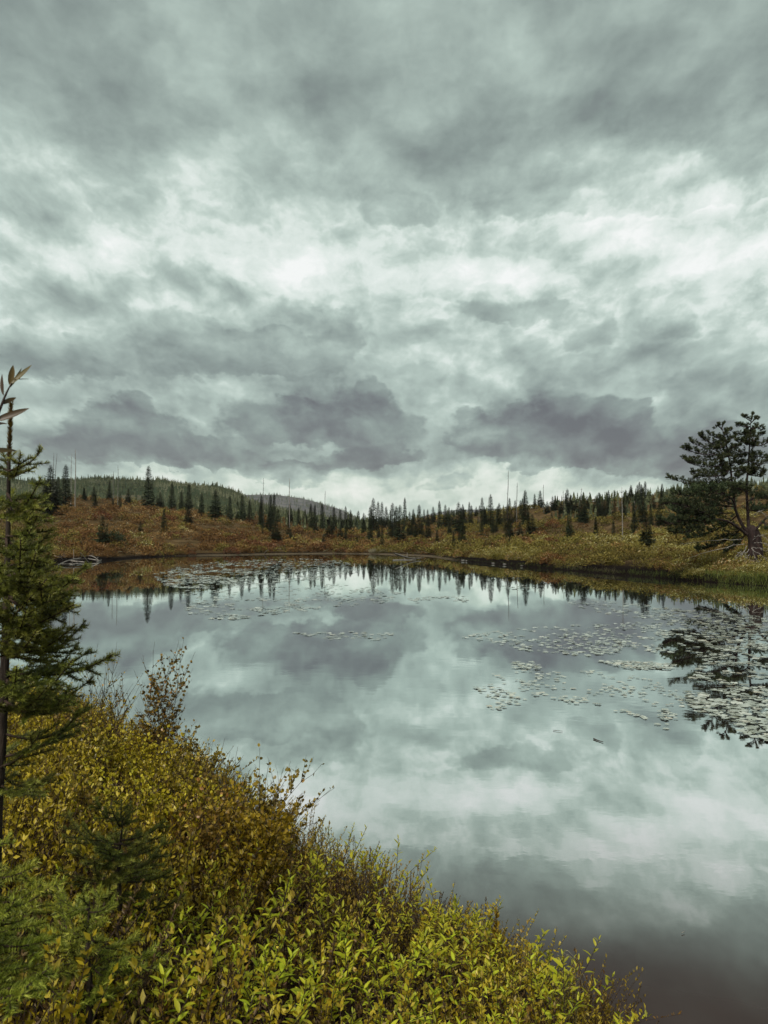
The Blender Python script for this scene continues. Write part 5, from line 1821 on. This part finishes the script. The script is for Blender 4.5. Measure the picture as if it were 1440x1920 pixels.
SPR_O = [make_sprig(rf, 0.42, 7, 0.021, 0.9, 0.7, 1.15) for _ in range(6)]
SPR_R = [make_sprig(rf, 0.36, 8, 0.020, 0.85, 1.1) for _ in range(6)]
SPR_F = [make_sprig(rf, 0.38, 10, 0.013, 0.8, 0.9, dens=2.4) for _ in range(5)]
SPR_M = {k: [(mesh_data('stem', *st[:2], m_twig), mesh_data('foliage', *lf[:2], mt, lf[2])) for st, lf in src] for k, src, mt in (('o', SPR_O, m_olive), ('r', SPR_R, m_rust))}
lo, ro, so, fo = Geo(), Geo(), Geo(), Geo()
n_ind = 0
cnt = 0
tries = 0
while cnt < 1750 and tries < 40000:
    tries += 1
    x, y = rf.uniform(-7.5, 1.9), 1.0 + 12.5 * rf.random() ** 1.25
    if cnt >= 1600:                                     # a denser fringe at the right end of the bank
        x, y = rf.uniform(0.2, 2.0), rf.uniform(2.4, 4.8)
        if float(sdist(x, y)) > 0.7:
            continue
    s = float(sdist(x, y))
    if s < 0.0:
        continue
    z = 0.12 + min(1.10, 0.40 * s)
    px, py = near_px((x, y, z + 0.38))
    if not (-120 < px < 1300 and py < 2080):
        continue
    if rf.random() > np.interp(y, [1, 4, 8, 14], [0.95, 0.9, 0.6, 0.4]) * (0.45 if in_bright(px, py + 60) and py > 1700 else 1.0):
        continue
    edge = s < 0.75
    rust = rf.random() < np.clip((0.66 if edge and px > 420 else 0.55 if 420 < px < 950 and py < 1800 else 0.28 if px > 420 else 0.20) + 0.9 * vnoise(np.array([x * 1.6]), np.array([y * 1.6 + 30]))[0], 0.02, 0.95)
    z = float(hgt(x, y)[0])
    k = rf.uniform(0.75, 1.25) * (1.15 if px < 420 else 1.0) * (0.8 if edge else 1.0)
    a = rf.uniform(0, 6.28)
    ca, sa = math.cos(a), math.sin(a)
    v = rf.integers(0, 6)
    if n_ind < 120 and y < 6.0 and px > 300 and rf.random() < 0.3:
        sm, fm = SPR_M['r' if rust else 'o'][v]
        lab = ('low rust-leaved shrub in the fringe along the near water edge' if rust and edge else 'low rust-leaved shrub among green plants on the near bank' if rust else
               'low olive-leaved shrub at the near water edge' if edge else 'low olive-leaved shrub among the foreground plants')
        t = thing('low_shrub', lab, 'shrub', (x, y, z), a, 'low shrubs of the near bank', k)
        link('stem', sm, t)
        link('foliage', fm, t)
        n_ind += 1
    else:
        fin = rf.random() < 0.33
        (sv_, st_, _), (lv_, lt_, lc_) = (SPR_F[v % 5] if fin else (SPR_R if rust else SPR_O)[v])
        rot = lambda V: np.stack([V[:, 0] * ca - V[:, 1] * sa, V[:, 0] * sa + V[:, 1] * ca, V[:, 2]], 1) * k + np.array([x, y, z])
        so.add(rot(sv_), st_)
        (fo if fin else ro if rust else lo).add(rot(lv_), lt_, np.clip(lc_ + rf.normal(0, 0.12), 0, 1))
    cnt += 1
obj('undergrowth', lo, m_olive, kind='stuff')
obj('undergrowth', ro, m_rust, kind='stuff')
obj('undergrowth', fo, m_fine, kind='stuff')
obj('undergrowth_stems', so, m_twig, kind='stuff')

# dead stems and bare twigs standing in the thicket
g = Geo()
for i in range(150):
    x, y = rf.uniform(-5.0, 1.4), rf.uniform(1.8, 9.0)
    s = float(sdist(x, y))
    if s < 0.6:
        continue
    z = 0.12 + min(1.10, 0.40 * s)
    L = rf.uniform(0.3, 0.62)
    a = rf.uniform(0, 6.28)
    ln = rf.uniform(0.05, 0.6)
    e = np.array([math.cos(a) * ln * L, math.sin(a) * ln * L, L])
    P_ = curve_pts([(x, y, z), np.array([x, y, z]) + e * 0.5 + rf.normal(0, .03, 3), np.array([x, y, z]) + e], 8)
    g.add(*tube(P_, np.linspace(0.0034, 0.001, 8), 4))
    for k in range(5):
        i_ = rf.integers(3, 8)
        dv = nrm(e / L + rand_dirs(1, -0.2, 0.8, rf)[0]) * rf.uniform(0.05, 0.16)
        g.add(*tube([P_[i_], P_[i_] + dv * 0.6 + rf.normal(0, .006, 3), P_[i_] + dv], [0.0016, 0.0012, 0.0007], 3, False))
obj('dead_twigs', g, m_twig, kind='stuff')

# upright leafy shoots and grass at the very edge
def spike(label, px, py_top, d, h, n, leaf, mat, cat='shoot'):
    tp = at(px, py_top, d)
    z = float(hgt(tp.x, tp.y)[0])
    b = Vector((tp.x, tp.y, z))
    hh = tp.z - z
    t = thing('leafy_shoot', label, cat, b)
    P_ = curve_pts([(0.03, 0, -.03), (0.0, 0.01, hh * .5), (0, 0, hh)], 8)
    obj('stem', Geo().add(*tube(P_, np.linspace(.003, .001, 8), 4)), m_twig, t)
    f = rf.uniform(max(0.2, 1 - h / hh), 1, n)
    a = rf.uniform(0, 6.28, n)
    P = np.stack([np.interp(f * hh, P_[:, 2], P_[:, i]) for i in range(3)], 1)
    D = np.stack([np.cos(a), np.sin(a), 0.7 + 0.8 * f], 1)
    obj('foliage', stamp(LEAF2[0] * np.array([1, .8, 1]), LEAF2[1], P, D, rand_dirs(n, 0, 1, rf), leaf * (1.25 - f * 0.6), rf.uniform(0.3, .9, n)), mat, t)


spike('upright green shoot rising over the water at the right part of the near bank', 931, 1708, 4.1, 0.22, 60, 0.045, m_olive)
spike('small upright brown shoot on the near bank left of the bare twigs', 640, 1600, 4.6, 0.14, 40, 0.02, m_rust)
spike('tiny dark shoot left of the grass blades at the near water edge', 997, 1772, 3.75, 0.10, 26, 0.016, m_rust)
spike('pale green shoot tip at the water above the right end of the near bank', 856, 1688, 4.35, 0.16, 30, 0.06, m_green)
spike('slim reddish shoot on the shoreline right of the bare twigs', 770, 1636, 4.5, 0.14, 34, 0.02, m_rust)


def grass(label, px, py, d, blades, mat):
    b = at(px, py, d)
    z = max(0.0, float(hgt(b.x, b.y)[0]))
    o = np.array((b.x, b.y, z))
    g = Geo()
    for tx, ty, cx, cy in blades:
        e, c = np.array(at(tx, ty, d)), np.array(at(cx, cy, d))
        P_ = curve_pts([(rf.normal(0, .01), rf.normal(0, .01), -.02), c - o, e - o], 12)
        w = np.linspace(0.0032, 0.0006, 12)
        nv = np.array([0.6, -0.3, 0.5])
        sd_ = nrm(np.cross(np.gradient(P_, axis=0), nv))
        V = np.concatenate([P_ - sd_ * w[:, None], P_ + sd_ * w[:, None]])
        T = [(i, i + 1, i + 13) for i in range(11)] + [(i, i + 13, i + 12) for i in range(11)]
        g.add(V, T, rf.uniform(0.5, 1))
    ob = obj('grass_tuft', g, mat)
    ob.location = o
    tag(ob, label, 'grass')


grass('arching grass blades bending over the dark water at the near bank', 1036, 1850, 3.45,
      [(1084, 1798, 1052, 1800), (1072, 1796, 1048, 1806), (1066, 1816, 1054, 1814), (1078, 1812, 1058, 1805), (1048, 1790, 1042, 1815), (1068, 1832, 1056, 1822)], m_straw)
grass('thin pale grass tuft farther right over the dark water', 1072, 1880, 3.3, [(1103, 1844, 1086, 1842), (1094, 1852, 1084, 1846), (1086, 1856, 1080, 1848), (1076, 1850, 1074, 1858)], m_straw)
grass('short green grass blades at the right end of the near bank', 1060, 1900, 3.2, [(1068, 1830, 1064, 1860), (1074, 1846, 1068, 1866), (1058, 1838, 1060, 1864), (1066, 1855, 1062, 1875)], m_sedge)

# ------------------------------------------------------------------ the air
hz = bpy.data.materials.new('haze')
hz.use_nodes = True
hz.node_tree.nodes.clear()
H = NT(hz.node_tree)
pv = H.new('ShaderNodeVolumePrincipled')
pv.inputs['Color'].default_value = (0.86, 0.93, 0.96, 1)
pv.inputs['Density'].default_value = 0.00006
pv.inputs['Anisotropy'].default_value = 0.0
H.t.links.new(pv.outputs[0], H.new('ShaderNodeOutputMaterial').inputs['Volume'])
hx0, hx1, hy0, hy1, hz0, hz1 = -5200.0, 5200.0, -700.0, 6200.0, -30.0, 240.0
hv = [(x, y, z) for x in (hx0, hx1) for y in (hy0, hy1) for z in (hz0, hz1)]
hq = [(0, 1, 3, 2), (4, 6, 7, 5), (0, 4, 5, 1), (2, 3, 7, 6), (0, 2, 6, 4), (1, 5, 7, 3)]
me = bpy.data.meshes.new('haze')
me.from_pydata(hv, [], hq)
me.materials.append(hz)
ho = link('haze', me)
ho['kind'] = 'stuff'
ho.display_type = 'WIRE'
